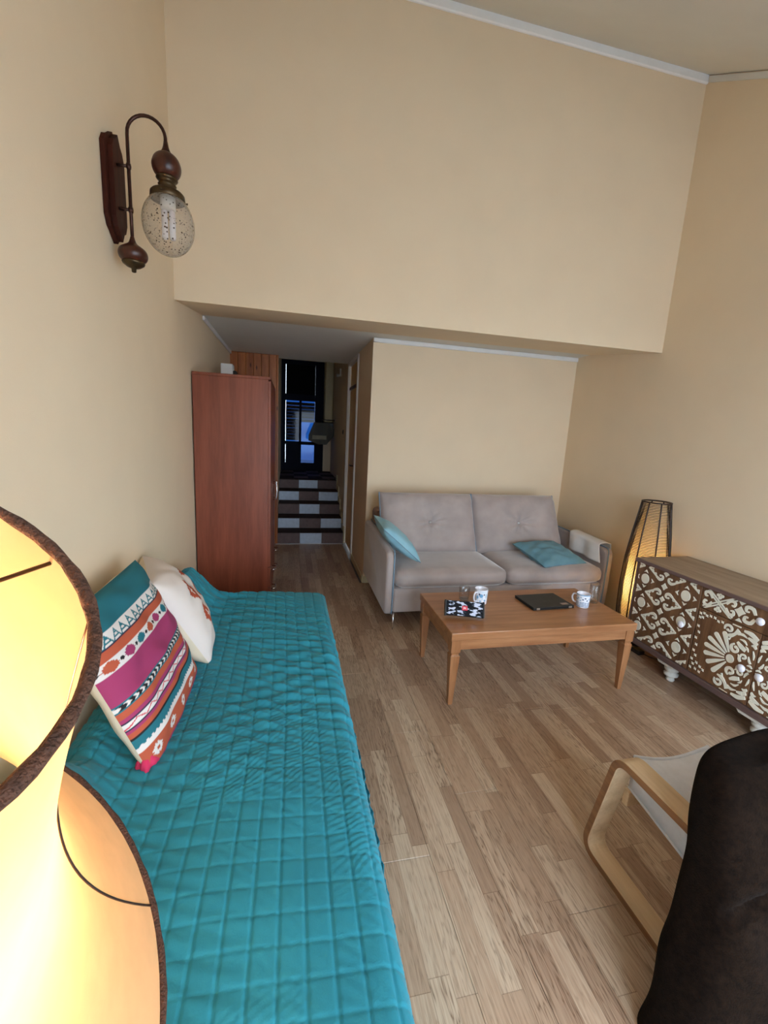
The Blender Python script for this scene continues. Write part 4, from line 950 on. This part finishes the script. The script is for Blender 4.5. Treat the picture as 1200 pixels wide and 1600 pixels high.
lb = bpy.data.lights.new('lamp_bulb_light', 'POINT'); lb.energy = 11.5; lb.color = (1, .72, .44); lb.shadow_soft_size = .032
lb_o = bpy.data.objects.new('lamp_bulb_light', lb); COL.objects.link(lb_o); lb_o.parent = sl; lb_o.location = (bc+nA*.012)-sl.location

# ------------------------------------------------------------------ small bentwood armchair under a woolly throw
ch = thing('armchair', (1.34, .85, 0), 'small bentwood armchair with white canvas seat under the brown throw', 'armchair')
def bend(pts, rad, n=8):
    out = [Vector(pts[0])]
    for i in range(1, len(pts)-1):
        a, b, c = map(Vector, pts[i-1:i+2]); u = (a-b).normalized(); w = (c-b).normalized()
        d = rad[i-1]; p0, p1 = b+u*d, b+w*d
        for k in range(n+1):
            t = k/n; out.append(p0*(1-t)**2+b*2*t*(1-t)+p1*t*t)
    out.append(Vector(pts[-1])); return out
for xc in (1.135, 1.545):
    path = bend([(xc, .67, .452), (xc, 1.062, .452), (xc, 1.150, .012), (xc, .60, .012)], [.05, .07])
    fr = mesh('side_frame', tube(path, 1, flat=(.078, .024), up=(1, 0, 0)), M['birch'], ch)
    sgn = -1 if xc < 1.3 else 1
    mesh('edge_ply', tube([p+Vector((sgn*.0392, 0, 0)) for p in path], 1, flat=(.0012, .0235), up=(1, 0, 0)), M['birch_edge'], fr)
    mesh('back_post', tube(bend([(xc, .70, .440), (xc, .68, .30), (xc, .68, .024)], [.05]), 1, flat=(.07, .02), up=(1, 0, 0)), M['birch'], ch)
    for zz in (.325, .245):
        yb = 1.062+(.452-zz)/.44*.088+.0135
        mesh('bolt', lathe([(0, .007), (.007, .006), (.010, .002), (.010, -.002)], (xc-.010 if xc < 1.3 else xc+.01, yb, zz), 12, (1, 0, 0), (0, 0, 1), (0, 1, .18)), M['steel'], fr, True)
mesh('cross_bar', box(1.176, 1.504, 1.068, 1.092, .238, .300, .004), M['birch'], ch)
def seatpt(u, v):   # u across, v from front lip to back; a sling that sags between its two rails
    x = 1.182+.316*u
    y = 1.075-.36*v; z = .437-.10*smooth(0, 1, v*1.1)-.028*sin(pi*u)*(1-.3*v)
    return (x, float(y), float(z))
mesh('seat_top', grid(24, 20, seatpt), M['seat_cloth'], ch, True)
def seatside(xc):
    V = []; 
    for j in range(20):
        v = j/19; p = seatpt(0 if xc < 1.3 else 1, v)
        lo_ = .318-.06*v
        V += [(xc, p[1]+.001, p[2]), (xc+(.0), p[1], (p[2]+lo_)/2), (xc, p[1], lo_)]
    F = [(j*3+k, j*3+k+1, j*3+k+4, j*3+k+3) for j in range(19) for k in range(2)]
    return V, F
for xc in (1.181, 1.499):
    s_ = mesh('seat_side', seatside(xc), M['seat_cloth'], ch, True); md = s_.modifiers.new('solid', 'SOLIDIFY'); md.thickness = .004; md.offset = 0
    mesh('hem', tube([(xc, seatpt(0, j/19)[1], .316-.06*j/19) for j in range(20)], .0055, 8), M['seat_cloth'], s_, True)
mesh('seat_front_hem', tube([seatpt(i/20, 0) for i in range(21)], .006, 8), M['seat_cloth'], ch, True)
mesh('seat_front', join(grid(20, 6, lambda u, v: (1.182+.316*u, 1.076, seatpt(u, 0)[2]*(1-v)+.345*v))), M['seat_cloth'], ch, True)
mesh('backrest', soft_box(1.20, 1.48, .70, .745, .36, .655, .02, 0, 6), M['seat_cloth'], ch, True)
# throw
rows = [  # z, x left, y far, y near
 (.700, 1.115, .815, .72), (.682, 1.092, .828, .69), (.647, 1.066, .825, .66), (.536, 1.046, .815, .62), (.44, 1.042, .803, .59), (.339, 1.018, .788, .56), (.27, .988, .775, .54), (.202, .955, .765, .515), (.082, .922, .745, .48), (.006, .895, .738, .46)]
nth = 120; V = []; fine = spline([np.array(r) for r in rows], 60)
for k, (z, xl, yf, yn) in enumerate(fine):
    xr = 3.15-xl-.42+.02*k/60; cx_, cy_ = (xl+xr)/2, (yf+yn)/2; a_, b_ = (xr-xl)/2, (yf-yn)/2
    for i in range(nth):
        t = 2*pi*i/nth; cc_, ss = cos(t), sin(t); e = .55
        x = cx_+a_*math.copysign(abs(cc_)**e, cc_); y = cy_+b_*math.copysign(abs(ss)**e, ss)
        q = 1-z/.7; wv = (.007*sin(x*23+z*9)+.006*sin(x*41+2*z*11+1))*(.25+q)
        # one deep slanting fold on the near face
        fd = (z-.40)-(x-1.05)*.62; y += (-wv if ss < 0 else wv*.3)
        if ss < -.2 and .95 < x < 1.6: y += .034*math.exp(-(fd/.010)**2)*min(1, (x-.98)/.12)-.006*math.exp(-((fd-.05)/.04)**2)
        V.append((x, y, z+(.03*smooth(1.1, 1.35, np.float64(x)) if z > .6 else .03*smooth(1.1, 1.35, np.float64(x))*max(0, (z-.4)/.2) if z > .4 else 0)))
F = [(k*nth+i, k*nth+(i+1) % nth, (k+1)*nth+(i+1) % nth, (k+1)*nth+i) for k in range(59) for i in range(nth)]
# closed, slightly domed top
tc_ = len(V); cxx = sum(V[i][0] for i in range(nth))/nth; cyy = sum(V[i][1] for i in range(nth))/nth
for s__ in (.8, .5, .2):
    for i in range(nth): V.append((cxx+(V[i][0]-cxx)*s__, cyy+(V[i][1]-cyy)*s__, V[i][2]+.012*(1-s__**2)))
for k in range(3):
    a0 = 0 if k == 0 else tc_+(k-1)*nth; b0 = tc_+k*nth
    F += [(a0+(i+1) % nth, a0+i, b0+i, b0+(i+1) % nth) for i in range(nth)]
F.append(tuple(tc_+2*nth+i for i in range(nth))[::-1])
th_o = mesh('throw', (V, [f[::-1] for f in F]), M['wool'], None, True)
tag(th_o, 'dark brown woolly throw covering the small bentwood armchair', 'throw')
bpy.context.view_layer.update()
